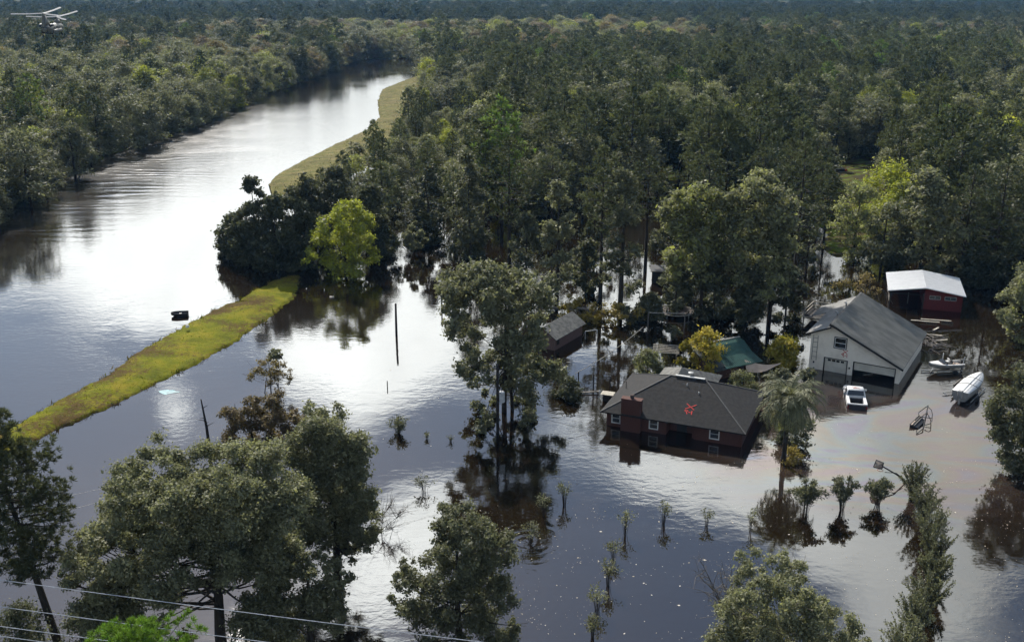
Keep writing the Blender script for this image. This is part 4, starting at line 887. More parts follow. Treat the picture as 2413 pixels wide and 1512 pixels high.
# ------------------------------------------------------------------ leaning basketball hoop
bo_ = W(2131, 1140); bb = empty('basketball_hoop', bo_, 0, 'basketball backboard on a pole leaning out of the shrub hedge', 'basketball hoop')
def bp_(px, py, z): return W(px, py, z) - bo_
tl, trr, br, bl = bp_(2065, 1083, 1.9), bp_(2082, 1090, 1.9), bp_(2078, 1104, 1.35), bp_(2058, 1100, 1.35); nn = (trr - tl).cross(bl - tl).normalized() * .05
p_ = MB(); p_.loft([[tl, trr, br, bl], [q + nn for q in (tl, trr, br, bl)]]); p_.build('backboard', mat('backboard', (.58, .47, .36), .5), bb)
p_ = MB(); off = -nn * .4
for a, b2 in ((tl, trr), (trr, br), (br, bl), (bl, tl)): p_.beam(a + nn * .5, b2 + nn * .5, .06)
p_.beam(tl.lerp(bl, .42) + nn * 1.2, trr.lerp(br, .42) + nn * 1.2, .04); p_.beam(tl.lerp(bl, .42) - nn * .3, trr.lerp(br, .42) - nn * .3, .04); p_.build('board_frame', BLACKSTEEL, bb)
ctr = tl.lerp(br, .65); hp = MB(); c0 = ctr + Vector((-.05, -.3, -.25)); hp.tube([c0 + Vector((.22 * math.cos(t * .6283), .22 * math.sin(t * .6283), 0)) for t in range(11)], .02, 5, False); hp.build('rim', mat('rim_orange', (.35, .06, .02), .5), bb)
p_ = MB(); p_.tube([ctr + Vector((.1, .05, 0)), bp_(2112, 1117, .9), bp_(2131, 1131, .2), Vector((.1, 0, -.8))], .055, 8); p_.tube([bp_(2085, 1112, .8), bp_(2112, 1114, .9), bp_(2130, 1128, .4)], .03); p_.build('pole', BLACKSTEEL, bb)

# ------------------------------------------------------------------ swing set, trampoline, pipe frames among the trees
ss = empty('swing_set', W(1569, 778), R(-6), 'rusty pipe swing set standing in brown water behind the pergola', 'swing set')
s_ = MB()
for x in (-2.1, 2.1): s_.tube([(x - .15, -.8, -.8), (x, 0, 2.1), (x + .1, .9, -.6)], .05)
s_.build('frame', GREYWOOD, ss); MB().tube([(-2.1, 0, 2.1), (2.1, 0, 2.1)], .05).build('top_bar', PALEWOOD, ss)
for x in (-.9, .7):
    s_ = MB(); s_.tube([(x - .2, 0, 2.1), (x - .2, .05, .3)], .012, 4); s_.tube([(x + .2, 0, 2.1), (x + .2, .05, .3)], .012, 4); s_.box(x - .24, x + .24, -.05, .15, .26, .3); s_.build('swing_seat', BLACKSTEEL, ss)
tp = empty('trampoline', W(1592, 740), R(0), 'round trampoline with a pale ring half hidden under dark trees', 'trampoline')
c36 = [(2.2 * math.cos(t * math.pi / 18), 2.2 * math.sin(t * math.pi / 18), .45) for t in range(37)]
MB().tube(c36, .06, 6, False).build('ring', PALEWOOD, tp); MB().face(*[(x * .95, y * .95, .42) for x, y, z in c36[:-1]]).build('mat', mat('trampoline_mat', (.05, .035, .028), .8), tp)
for t in range(5): a = t * 1.257 + .3; MB().tube([(2.2 * math.cos(a), 2.2 * math.sin(a), -.8), (2.2 * math.cos(a), 2.2 * math.sin(a), 1.5)], .04).build('leg', STEEL, tp)
gb = empty('greenhouse_frame', W(1385, 648), R(20), 'bare pipe frame of a small greenhouse in bright water among trunks', 'greenhouse')
s_ = MB()
for y in (-1.4, 0, 1.4): s_.tube([(-1.3, y, -.5), (-1.3, y, .9), (0, y, 1.6), (1.3, y, .9), (1.3, y, -.5)], .03, 5)
s_.tube([(0, -1.4, 1.6), (0, 1.4, 1.6)], .03, 5); s_.tube([(-1.3, -1.4, .9), (-1.3, 1.4, .9)], .03, 5); s_.tube([(1.3, -1.4, .9), (1.3, 1.4, .9)], .03, 5); s_.build('frame', DARKWOOD, gb)
cb2 = empty('cabinet', W(1708, 745), R(5), 'teal cabinet with a slatted top rail in the deep shade of the double tree', 'cabinet')
MB().box(-1.3, 1.3, 0, .8, -1, .85).build('body', mat('teal_panel', (.018, .05, .048), .6), cb2); s_ = MB(); s_.beam((-1.35, 0, 1.35), (1.35, 0, 1.35), .06)
for k in range(5): s_.beam((-.3 + k * .15, 0, .9), (-.3 + k * .15, 0, 1.35), .03)
for x in (-1.3, 1.3): s_.beam((x, 0, .85), (x, 0, 1.35), .05)
s_.build('rail', GREYWOOD, cb2)

# ------------------------------------------------------------------ poles and wires
def pole(px, pyb, pyt, r, label, lean=(0, 0), m=None):
    h_ = HT(pyb, pyt); o = MB().tube([(0, 0, -1.2), (lean[0] * .5, lean[1] * .5, h_ * .5), (lean[0], lean[1], h_)], [r * 1.1, r, r * .85], 9).build('utility_pole', m or DARKWOOD, None, True); o.location = W(px, pyb); return tag(o, label, 'pole')
pole(934, 788, 715, .13, 'bare dark wooden pole standing alone in open bright water', (.05, 0))
pole(1041, 728, 686, .09, 'thin dark pole showing at the outer edge of the tall tree crown'); pole(1067, 740, 706, .08, 'thinner pole just behind the outer boughs of the tall tree')
up = empty('utility_pole', W(1173, 1020), 0, 'slim black utility pole with a white transformer close to the tall tree trunk', 'pole')
MB().tube([(0, 0, -1), (0, 0, 6.6)], [.15, .12], 9).build('pole', DARKWOOD, up, True)
t_ = MB(); t_.lathe([(.24, 3.0), (.26, 3.05), (.26, 3.95), (.22, 4.02), (.08, 4.05)], 12, (.38, 0)); t_.build('transformer', mat('transformer_grey', (.62, .63, .64), .5), up); MB().beam((0, 0, 3.7), (.2, 0, 3.7), .07).build('bracket', STEEL, up)
pole(913, 912, 897, .05, 'short thin marker stake standing alone in rippled water')
def wire(a, b, sag, r, label, m=None):
    pts = [a.lerp(b, t) - Vector((0, 0, sag * 4 * t * (1 - t))) for t in np.linspace(0, 1, 25)]
    o = MB().tube(pts, r, 5).build('power_line', m or WIRE); return tag(o, label, 'wire')
WIRE = mat('wire_aluminium', (.72, .72, .72), .45, metal=.3); WIREF = mat('wire_faint', (.25, .25, .25), .6); WIRED = mat('wire_dark', (.06, .055, .05), .6)
for (ya, yb, z, lab) in ((1357, 1516, 9.0, 'uppermost bright wire crossing in front of the big grey green tree'), (1420, 1580, 8.3, 'second bright wire from the top, passing behind the bright pine tip'), (1466, 1625, 7.9, 'third bright wire from the top, over the dark corner thicket'), (1489, 1650, 7.6, 'lowest bright wire over the dark corner thicket')):
    dy = (yb - ya) / 1230.0; wire(W(-700, ya - 700 * dy, z), W(1900, ya + 1900 * dy, z), .25, .022, lab)
PT = W(1173, 1020) + Vector((0, 0, 6.4))
wire(PT, W(-80, 1262, 5.5), 1.0, .014, 'faint upper wire from the transformer pole over the levee water', WIREF); wire(PT - Vector((0, 0, .9)), W(-80, 1215, 5.0), 1.0, .012, 'faint lower wire from the transformer pole over the levee water', WIREF)
wire(PT - Vector((0, 0, .3)), W(1420, 900, 2.3), .6, .014, 'thin service wire from the transformer pole to the brick house corner', WIRED)
wire(PT - Vector((0, 0, 3.5)), W(1380, 1010, .3), .2, .014, 'low slack cable dipping to the water beside the brick house', WIRED)
wire(W(1355, 880, 1.2), W(1516, 770, 2.2), .35, .03, 'pale wire sagging over brown water towards the swing set', PALEWOOD)  # pale colour on this wire stands for its glint in the sun

# ------------------------------------------------------------------ helicopter
HP = W(124, 62, 26.5) if False else None
d_ = 318.0; u_ = (124 - 1206.5) / CF; v_ = (67 - 756) / CF
HP = Vector((u_ * d_, d_ * (C_ - v_ * S_), CH - d_ * (S_ + v_ * C_)))
heli = empty('helicopter', HP, R(90 - 27), 'grey twin rotor transport helicopter flying low over the wood', 'helicopter'); heli.rotation_euler = (0, R(-3), R(94))
ol = mat('helicopter_grey', (.17, .155, .12), .5, (.12, .11, .085), .8); od_ = mat('helicopter_dark', (.02, .02, .02), .5); bl_ = mat('rotor_blade', (.34, .34, .33), .6)
def hr(x, w, z0, z1): return [(x, w * math.cos(a) * (1 if abs(math.cos(a)) < .9 else 1), (z0 + z1) / 2 + (z1 - z0) / 2 * math.sin(a)) for a in [k * math.pi / 6 for k in range(12)]]
f = MB(); f.loft([hr(-7.2, .9, -.4, 1.2), hr(-6.4, 1.25, -.95, 1.35), hr(-4, 1.35, -1.35, 1.4), hr(4.5, 1.35, -1.35, 1.4), hr(6.3, 1.25, -1.25, 1.15), hr(7.3, .8, -1.0, .4), hr(7.7, .3, -.7, -.1)]); f.build('fuselage', ol, heli, True)
f = MB(); f.loft([hr(-7.6, .45, 1.0, 1.4), hr(-6.9, .62, .9, 3.0), hr(-5.2, .62, .9, 4.0), hr(-3.8, .5, .9, 2.6), hr(-2.2, .35, 1.0, 1.7)]); f.loft([[(-6.6, -.45, 1.0), (-6.6, .45, 1.0), (-3.9, .45, 1.0), (-3.9, -.45, 1.0)], [(-6.4, -.35, 4.3), (-6.4, .35, 4.3), (-4.9, .35, 4.3), (-4.9, -.35, 4.3)]]); f.build('rear_pylon', ol, heli, True)
f = MB(); f.loft([hr(3.0, .4, 1.0, 1.7), hr(4.4, .7, .9, 2.4), hr(5.8, .7, .7, 2.3), hr(6.6, .4, .6, 1.3)]); f.build('front_pylon', ol, heli, True)
for sy in (-1, 1):
    f = MB(); f.loft([[(x, sy * 1.55 + r * math.cos(k * .785), 1.35 + r * math.sin(k * .785)) for k in range(8)] for x, r in ((-6.2, .3), (-5.9, .45), (-4.0, .45), (-3.6, .3))]); f.build('engine', od_, heli, True)
    f = MB(); f.loft([[(x, sy * 1.45 + r * .7 * math.cos(k * .785), -.75 + r * math.sin(k * .785)) for k in range(8)] for x, r in ((-3.6, .2), (-3.0, .6), (3.2, .6), (3.9, .2))]); f.build('fuel_tank', ol, heli, True)
    for x in (-4.8, 3.4): f = MB(); f.beam((x, sy * 1.3, -1.0), (x, sy * 1.5, -1.9), .16); f.prism([(x + .35 * math.cos(t * .628), -2.0 + .35 * math.sin(t * .628)) for t in range(10)], 1, sy * 1.5 - .15, sy * 1.5 + .15); f.build('wheel', RUBBER, heli)
    for x in (-2, -.5, 1, 2.5): MB().prism([(x + .22 * math.cos(t * .785), .45 + .22 * math.sin(t * .785)) for t in range(8)], 1, sy * 1.345 - .02, sy * 1.345 + .02).build('window', GLASS, heli)
f = MB(); f.face((-7.25, -.85, .9), (-7.25, .85, .9), (-6.75, 1.15, -1.0), (-6.75, -1.15, -1.0)); f.build('ramp', od_, heli)
MB().face((7.15, -.85, .55), (7.15, .85, .55), (6.35, 1.0, 1.15), (6.35, -1.0, 1.15)).build('windscreen', GLASS, heli)
yaw = 94 - 24
for (x, z, angs, nm) in ((-5.7, 4.75, (180, 55, 298), 'rear_rotor'), (5.2, 2.9, (45, 168, 285), 'front_rotor')):
    hb = MB(); hb.lathe([(.3, z - .7), (.3, z), (.5, z), (.5, z + .25), (.1, z + .35)], 8, (x, 0)); ho = hb.build('rotor', bl_, heli)
    for a in angs:
        t = R(a - yaw); e = MB(); d1 = Vector((math.cos(t), math.sin(t), 0)); s1 = Vector((-d1.y, d1.x, 0)); s1 = -s1 if s1.x < 0 else s1; c0 = Vector((x, 0, z + .12))
        tl_ = Vector((0, 0, .09 * d1.x)); pts = [c0 + (d1 + tl_) * .4, c0 + (d1 + tl_) * 5 + Vector((0, 0, .1)), c0 + (d1 + tl_) * 9.1 + Vector((0, 0, .35))]
        e.loft([[p - s1 * .24 - Vector((0, 0, .10)), p - s1 * .24 - Vector((0, 0, .14)), p + s1 * .24 + Vector((0, 0, .10)), p + s1 * .24 + Vector((0, 0, .18))] for p in pts]); e.build('blade', bl_, ho)

# ------------------------------------------------------------------ drifting things
du = empty('sunken_skiff', W(424, 744), R(12), 'dark grey metal skiff floating by the levee, half full', 'skiff')
h = MB(); rg_ = [[(p[0], p[1], p[2] - .12) for p in r] for r in hull(2.0, 1.15, .55, 8, .05)]; h.loft(rg_, close=False, caps=False); h.face(*rg_[-1]); h.build('hull', mat('skiff_metal', (.05, .05, .052), .45, (.025, .025, .027), 3, metal=.4), du)
s_ = MB(); s_.tube([Vector(r[0]) for r in rg_], .035, 5); s_.tube([Vector(r[-1]) for r in rg_], .035, 5); s_.box(-.1, .2, -.5, .5, .22, .27); s_.build('gunwale', mat('skiff_edge', (.16, .16, .16), .5), du)
bl = MB(); bl.lathe([(.02, 0), (.17, .06), (.22, .2), (.17, .35), (.02, .42)], 12); o = bl.build('float_ball', WHITEPAINT, None, True); o.location = W(442, 773, .5); tag(o, 'white ball stranded on the levee edge near the skiff', 'ball')
o = MB().box(-.28, .28, -.2, .2, -.1, .16).build('crate', PALEWOOD, bevel=.03); o.location = W(782, 701); o.rotation_euler = (.05, .08, .3); tag(o, 'pale box drifting in dark water off the levee tip', 'box')
def patch(px, py, rx, ry, z, m, name, label, cat, seed):
    rs_ = np.random.default_rng(seed); mb = MB(); n = 16
    rim = [(rx * (1 + rs_.normal(0, .18)) * math.cos(t * 2 * math.pi / n), ry * (1 + rs_.normal(0, .18)) * math.sin(t * 2 * math.pi / n), z + rs_.normal(0, .015)) for t in range(n)]
    for t in range(n): mb.face((0, 0, z + .05), rim[t], rim[(t + 1) % n])
    o = mb.build(name, m, None, True); o.location = W(px, py); return tag(o, label, cat)
patch(396, 923, .9, .6, .01, mat('turquoise_sheet', (.10, .30, .34), .6, (.05, .15, .18), 2), 'plastic_sheet', 'turquoise plastic sheet floating in calm water below the levee', 'plastic sheet', 3)
patch(1143, 1231, .2, .15, .05, WHITEPAINT, 'plastic_bag', 'small white bag floating behind the brown leaved tree', 'bag', 4)
# woodpile and planks behind the garage
rs = np.random.default_rng(12); wpo = empty('timber_pile', W(2192, 812), 0, 'tangled heap of broken timber and branches behind the grey roof corner', 'timber pile')
bpile = MB()
for k in range(60):
    a = rs.uniform(0, 6.28); L_ = rs.uniform(.5, 2.2); p = Vector((rs.normal(0, 1.0), rs.normal(0, 1.2), abs(rs.normal(0, .35)))); bpile.tube([p, p + Vector((math.cos(a) * L_, math.sin(a) * L_, rs.normal(0, .25)))], [.05, .02], 4)
bpile.build('branch', GREYWOOD, wpo)
for k, (px, py, a, L_) in enumerate(((2180, 760, -20, 3.2), (2205, 757, -18, 3.4), (2200, 792, -25, 2.0), (2215, 805, 10, 1.8), (2205, 778, 40, 1.2))):
    o = MB().beam((-L_ / 2, 0, .15), (L_ / 2, 0, .22), .2, .05).build('plank', PALEWOOD); o.name = 'floating_plank'; o.location = W(px, py); o.rotation_euler = (0, 0, R(a))
    tag(o, ('long pale plank nearest the roof ridge behind the garage', 'long pale plank reaching out towards the red barn', 'short pale plank beside the timber heap', 'pale plank turned across the others by the timber heap', 'stubby pale plank between the long planks and the heap')[k], 'plank', 'planks adrift behind the garage')
# wreck in the clearing
wr = empty('junk_heap', W(1972, 402, .4), R(20), 'pale sheet over a heap of junk in the clearing of the wood', 'junk heap')
s_ = MB(); s_.loft([[(1.5 * math.cos(k * .785) * r, 1.0 * math.sin(k * .785) * r, z) for k in range(8)] for r, z in ((1, -.1), (.9, .6), (.4, 1.1), (.05, 1.25))]); s_.build('tarpaulin', PALEWOOD, wr, True)
MB().box(-.9, .9, -1.5, -.9, -.2, .5).build('cart_body', DARKWOOD, wr); MB().box(1.2, 1.8, -1.2, -.8, 0, .3).build('crate', REDSPRAY, wr)
# snags
def snag(px, pyb, pyt, label, lean=0):
    h_ = HT(pyb, pyt); rs_ = np.random.default_rng(int(px)); mb = MB(); mb.tube([(0, 0, -1), (lean * .4, .1, h_ * .5), (lean, 0, h_)], [.17, .12, .05], 7)
    for k in range(7): z = h_ * rs_.uniform(.35, .95); a = rs_.uniform(0, 6.28); l = rs_.uniform(.3, .9); mb.tube([(lean * z / h_, 0, z), (lean * z / h_ + l * math.cos(a), l * math.sin(a), z + l * .5)], [.04, .01], 4)
    o = mb.build('dead_tree', BARK, None, True); o.location = W(px, pyb); tag(o, label, 'tree')
snag(497, 1075, 940, 'bare dark dead trunk beside the rusty brown tree', -.35)
for (px, pyb, pyt, lab) in ((1302, 118, 25, 'pale bare snag poking above the far wood'), (2190, 120, 22, 'pale dead trunk standing above the far wood behind the barn')):
    h_ = HT(pyb, pyt); o = MB().tube([(0, 0, 0), (0, 0, h_)], [.35, .15], 6).build('dead_tree', BAREBARK); o.location = W(px, pyb); tag(o, lab, 'tree')
# specks of leaves and foam drifting on the yard water
rs = np.random.default_rng(77); N = 5200; px = np.r_[rs.uniform(1150, 2450, 3600), rs.uniform(780, 2450, 1600)]; py = np.r_[rs.uniform(1080, 1530, 3600), rs.uniform(860, 1530, 1600)]
P = np.array([tuple(W(a, b)) for a, b in zip(px, py)]); den = .5 + .5 * np.sin(P[:, 0] * .35 + 2 * np.sin(P[:, 1] * .3)) * np.sin(P[:, 1] * .41 + 1.5 * np.sin(P[:, 0] * .27)); keep = rs.random(N) < .10 + .9 * den ** 3
P = P[keep]; n = len(P); a = rs.random(n) * 6.28; s = rs.lognormal(-3.58, .55, n)[:, None]; P[:, 2] = .012
ca = np.stack([np.cos(a), np.sin(a), np.zeros(n)], 1) * s; sa_ = np.stack([-np.sin(a), np.cos(a), np.zeros(n)], 1) * s * .6
spk = link('floating_debris', arr_mesh('floating_debris', np.stack([P - ca, P - sa_, P + ca, P + sa_], 1).reshape(-1, 3), np.arange(4 * n).reshape(-1, 4), mat('pale_leaf_litter', (.62, .57, .48), .7, (.34, .29, .20), .8))); tag(spk, kind='stuff')
# ------------------------------------------------------------------ single trees of the yard and the near edge
def OY(px, py, y):
    u = (px - 1206.5) / CF; v = (py - 756) / CF; d = y / (C_ - v * S_)
    return Vector((u * d, y, CH - d * (S_ + v * C_))), d
SEED = [100]
def hero(px, pyb, pyt, hw, base, ncl, per, size, tint, label, name='broadleaf_tree', group=None, nl=16, lump=.3, rfac=(.22, .36), flat=.75, up=.45, m=None, lean=(0, 0), r0=None, bark=None):
    SEED[0] += 1; H = HT(pyb, pyt); Rr = PXM(hw, pyb) * .96
    return put_tree(name, broadleaf(name, SEED[0], H, Rr, base, ncl, per, size, nl, r0, m, lean, lump, rfac, flat, up, bark), W(px, pyb), 0, 1, tint, label, 'tree', group)
def hero_px(px, pyb, blobs, sub, per, size, tint, label, name='broadleaf_tree', depth=.8, r0=.2, nl=20, bark=None, flat=.8, trunks=1, m=None, rsub=(.38, .6), lift=.9):
    """a crown measured from the photo: blobs (x, y, radius) in the tree's own upright plane, spread in depth"""
    SEED[0] += 1; rs = np.random.default_rng(SEED[0]); b = W(px, pyb); C, rad = [], []; zt = 0
    xs = [q[0] for q in blobs]; cx = (min(xs) + max(xs)) / 2; hw = (max(xs) - min(xs)) / 2 + 20
    for (x, y, r) in blobs:
        q, d = OY(x, y, b.y); rr = r * d / CF * 1.08; q = q - b; zt = max(zt, q.z + rr)
        room = max(rr * .5, hw * d / CF * .72 * math.sqrt(max(0, 1 - ((x - cx) / hw) ** 2)) - rr * .5) * depth
        for k in range(int(sub * 1.5)):
            u = unit(rs, 1)[0]; f = rs.uniform(.25, .85) * rr; C.append((q.x + u[0] * f, rs.uniform(-1, 1) * room + u[1] * f, max(q.z + u[2] * f * lift, .2))); rad.append(rr * rs.uniform(*rsub))
    C, rad = np.array(C), np.array(rad); V, cl = leaf_arrays(rs, C, rad, per, size, flat)
    mb = trunk_mb(rs, zt, C, r0, nl, n=8)
    for k in range(trunks - 1):
        e = trunk_mb(rs, zt * .8, C, r0 * .7, nl // 2, n=7); off = (.75 * (1 if k % 2 == 0 else -1), .3); i = len(mb.v); mb.v += [(x + off[0] * max(0, 1 - z / zt), y + off[1], z) for x, y, z in e.v]; mb.f += [tuple(a + i for a in f) for f in e.f]
    return put_tree(name, (mb.mesh(name + '_trunk', bark or BARK, True), leaf_mesh(name + '_crown', m or LEAF, V, cl)), b, 0, 1, tint, label)

# the tall tree by the transformer pole
hero_px(1188, 970, [(1070, 670, 40), (1110, 665, 45), (1150, 655, 42), (1190, 660, 40), (1240, 665, 42), (1285, 680, 38), (1060, 715, 32), (1100, 720, 40), (1150, 710, 45), (1205, 715, 48), (1255, 725, 45), (1065, 775, 28), (1105, 790, 30), (1150, 770, 35),
    (1215, 780, 45), (1260, 780, 40), (1100, 850, 28), (1130, 845, 32), (1105, 900, 24), (1125, 930, 16), (1170, 840, 32), (1220, 845, 45), (1270, 850, 42), (1300, 880, 30), (1245, 900, 36), (1200, 900, 30), (1135, 970, 24), (1160, 1000, 22), (1228, 1000, 28), (1255, 965, 26)], 4, 210, .30, .46,
    'tall tree with a broken open crown standing in water beside the slim utility pole', r0=.24, nl=34, trunks=2, depth=1.3)
# bright tree at the levee tip
hero_px(815, 645, [(800, 490, 26), (845, 492, 25), (775, 520, 26), (815, 520, 32), (860, 525, 28), (760, 565, 28), (800, 565, 36), (850, 570, 34), (735, 600, 20), (775, 610, 30), (830, 615, 34), (880, 600, 24), (800, 640, 22)], 5, 190,   .34, .695, 'bright yellow green rounded tree at the tip of the levee', r0=.2, depth=1.2)
hero_px(975, 605, [(970, 530, 12), (965, 560, 15), (990, 553, 14), (955, 572, 11), (980, 578, 14), (1002, 568, 9)], 4, 130, .30, .50, 'small lone leafy tree in brown water beside the bright yellow green tree', r0=.09, nl=8)
for (px, pyb, pyt, hw, t, lab) in ((560, 612, 520, 40, .26, 'dark rounded tree filling the river end of the near wood'), (632, 628, 470, 46, .24, 'dark rounded tree filling in behind the levee tip'), (680, 622, 460, 48, .26, 'second dark rounded tree behind the levee tip'), (720, 618, 470, 46, .28, 'dark rounded tree just beside the bright yellow green crown'), (590, 615, 480, 46, .24, 'dark rounded tree second from the river end'), (765, 590, 440, 50, .28, 'dark rounded tree behind the bright crown'), (585, 622, 548, 40, .20, 'dark low thicket at the waterline of the river end'), (640, 636, 560, 44, .16, 'dark low thicket under the tree behind the levee tip'), (700, 632, 545, 44, .18, 'dark low thicket against the bright yellow green tree'), (905, 606, 530, 44, .16, 'dark low thicket on the cove side of the bright tree'), (1000, 575, 500, 50, .14, 'dark low thicket deep in the cove'), (1110, 606, 520, 46, .18, 'dark low thicket under the tall leafy cove tree')):
    hero(px, pyb, pyt, hw, .0, 44, 130, .32, t, lab, name='shrub' if 'thicket' in lab else 'broadleaf_tree', nl=6)
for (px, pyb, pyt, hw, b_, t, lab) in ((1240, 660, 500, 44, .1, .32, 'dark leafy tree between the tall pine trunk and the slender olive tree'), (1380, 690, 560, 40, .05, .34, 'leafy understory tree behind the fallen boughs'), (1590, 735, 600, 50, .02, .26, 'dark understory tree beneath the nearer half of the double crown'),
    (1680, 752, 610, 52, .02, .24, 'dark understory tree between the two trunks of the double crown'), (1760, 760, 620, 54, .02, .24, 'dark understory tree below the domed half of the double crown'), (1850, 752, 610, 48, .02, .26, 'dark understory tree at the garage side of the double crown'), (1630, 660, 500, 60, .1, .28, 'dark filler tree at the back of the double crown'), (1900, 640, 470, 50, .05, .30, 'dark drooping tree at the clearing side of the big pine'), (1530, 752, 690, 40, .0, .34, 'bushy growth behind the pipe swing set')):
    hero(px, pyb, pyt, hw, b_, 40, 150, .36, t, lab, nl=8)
# wide double crown
hero_px(1650, 748, [(1620, 470, 34), (1660, 455, 34), (1595, 505, 34), (1640, 510, 42), (1590, 550, 32), (1640, 560, 44), (1690, 520, 42), (1590, 600, 30), (1640, 615, 40), (1690, 590, 40), (1600, 640, 24), (1680, 650, 34)], 7, 210, .38, .60, 'broad pale green tree, nearer half of the wide double crown', r0=.24, depth=1.4)
hero_px(1812, 752, [(1720, 470, 34), (1765, 448, 36), (1810, 445, 36), (1845, 475, 32), (1740, 510, 42), (1790, 505, 46), (1840, 520, 40), (1730, 565, 40), (1785, 570, 44), (1845, 575, 36), (1740, 625, 38), (1800, 630, 40), (1850, 625, 30), (1790, 680, 30), (1840, 672, 24)], 7, 210, .38, .57, 'broad tree with the higher domed half of the double crown', r0=.26, depth=1.4)
# dark clump at the river end of the near wood
for k, (px, pyb, pyt, hw, t, lab) in enumerate((
    (558, 604, 500, 44, .22, 'low dark tree leaning out at the river end of the near wood'), (607, 618, 415, 46, .18, 'dark narrow topped tree, highest at the river end of the near wood'),
    (655, 632, 455, 52, .20, 'dark tree directly behind the levee tip'), (702, 612, 432, 52, .22, 'dark bushy tree between the levee tip and bright yellow green tree'),
    (735, 600, 408, 58, .26, 'dark grey green tree rising behind the bright yellow green tree'), (880, 600, 430, 58, .24, 'dark spreading tree tucked behind the bright tree towards the small lone tree'),
    (800, 580, 385, 60, .27, 'grey green tree just above the bright yellow green crown'), (1010, 560, 380, 52, .20, 'very dark tree in the shaded cove behind the small lone tree'))):
    hero(px, pyb, pyt, hw, .06, 44, 150, .40, t, lab, nl=10)
hero(528, 602, 556, 34, .02, 14, 120, .30, .38, 'low willowy shrub trailing in the river at the end of the near wood', name='shrub', nl=6)
# trees standing in the flooded yard edge
hero(1108, 612, 352, 58, .12, 50, 160, .36, .36, 'tall grey green leafy tree beside the dark shaded cove', r0=.2)
hero(1312, 708, 425, 52, .14, 46, 160, .34, .52, 'slender olive tree in front of the tall pines, above the fallen boughs')
hero(1462, 738, 388, 54, .16, 48, 160, .34, .42, 'loose tall leafy tree with pale sprays beside the swing set')
hero(1400, 600, 430, 46, .25, 30, 140, .38, .30, 'dark mid height tree between two pine trunks over bright water')
hero(1560, 590, 470, 40, .1, 26, 140, .34, .34, 'small dark tree at the bright water gap left of the double crown'.replace('left of', 'beside'))
hero(1345, 655, 610, 30, .05, 14, 110, .26, .36, 'low bush by the bare pipe greenhouse frame', name='shrub', nl=5)
hero(1470, 756, 715, 40, .05, 16, 110, .26, .38, 'low bush at the foot of the loose tall leafy tree', name='shrub', nl=5)
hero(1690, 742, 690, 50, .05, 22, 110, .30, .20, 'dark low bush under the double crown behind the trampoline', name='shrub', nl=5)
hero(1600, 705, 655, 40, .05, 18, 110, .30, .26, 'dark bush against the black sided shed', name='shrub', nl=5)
def hpine(px, pyb, pyt, hw, base, label, tint=.36, nbr=44, tuf=9, nb=12, L=.62, wd=.055, lean=(0, 0), seed=None, r0=None, tmin=.35):
    SEED[0] += 1; return put_tree('pine_tree', pine('pine', SEED[0], HT(pyb, pyt), PXM(hw, pyb), base, nbr, tuf, nb, L, wd, r0, lean, tmin=tmin), W(px, pyb), 0, 1, tint, label)
hpine(1200, 645, 330, 68, .38, 'tall dark pine whose bare trunk stands in water above the tall leafy tree')
hpine(1414, 712, 345, 58, .44, 'tall pine with a long straight bare trunk in bright water', r0=.28)
hpine(1520, 640, 372, 62, .45, 'tall pine behind the bright water gap next to the double crown')
hpine(1868, 700, 335, 72, .40, 'big dark pine overtopping the double crown on the garage side', r0=.3)
hpine(1300, 560, 352, 58, .4, 'dark pine behind the slender olive tree'); hpine(1660, 600, 360, 60, .42, 'dark pine poking up behind the domed double crown')
hpine(1790, 560, 350, 62, .42, 'dark pine second behind the domed double crown, nearer the clearing'); hpine(1940, 575, 400, 46, .3, 'dark leaning pine at the edge of the clearing')
# by the clearing and behind the barn
hero(2010, 612, 425, 62, .05, 60, 120, .34, .60, 'feathery olive brown tree between clearing and large leaved tree', lump=.4)
hero(2165, 648, 390, 88, .08, 70, 120, .52, .56, 'pale broad tree with large light leaves behind the white roofed barn', up=1.0, flat=.6)
hero(2075, 640, 470, 54, .05, 40, 130, .38, .42, 'green leafy tree between the feathery tree and the barn')
for (px, pyb, pyt, hw, lab) in ((2262, 655, 392, 62, 'dark pine directly behind the barn roof'), (2335, 668, 372, 64, 'taller dark pine beyond the far corner of the barn'), (2410, 680, 360, 66, 'dark pine at the picture edge above the pale overhanging tree'), (2210, 600, 360, 60, 'dark pine rising over the large leaved tree')): hpine(px, pyb, pyt, hw, .22, lab, tint=.3)
for (px, pyb, lab) in ((2290, 668, 'dark thicket at the back corner of the barn'), (2350, 682, 'dark thicket along the wood edge past the barn'), (2120, 650, 'thicket at the near corner behind the barn'), (2405, 700, 'dark thicket behind the pale overhanging tree')): hero(px, pyb, pyb - 90, 50, .02, 30, 120, .42, .16, lab, name='shrub', nl=6)
hero_px(2450, 800, [(2400, 670, 26), (2430, 655, 30), (2375, 705, 26), (2410, 710, 34), (2450, 700, 36), (2370, 745, 24), (2405, 755, 30), (2395, 790, 18), (2440, 760, 34), (2480, 720, 40), (2470, 790, 30)], 5, 200, .30, .56, 'pale leafy tree overhanging brown water past the barn', r0=.2)
hero_px(2440, 1112, [(2390, 905, 34), (2420, 890, 32), (2360, 950, 30), (2405, 950, 40), (2345, 985, 24), (2385, 1000, 40), (2430, 990, 46), (2340, 1010, 22), (2375, 1050, 36), (2420, 1050, 44), (2365, 1085, 26), (2410, 1090, 34), (2460, 930, 46), (2470, 1040, 50)], 5, 220, .22, .42, 'dense green tree reaching the water beyond the shrub hedge', r0=.18)
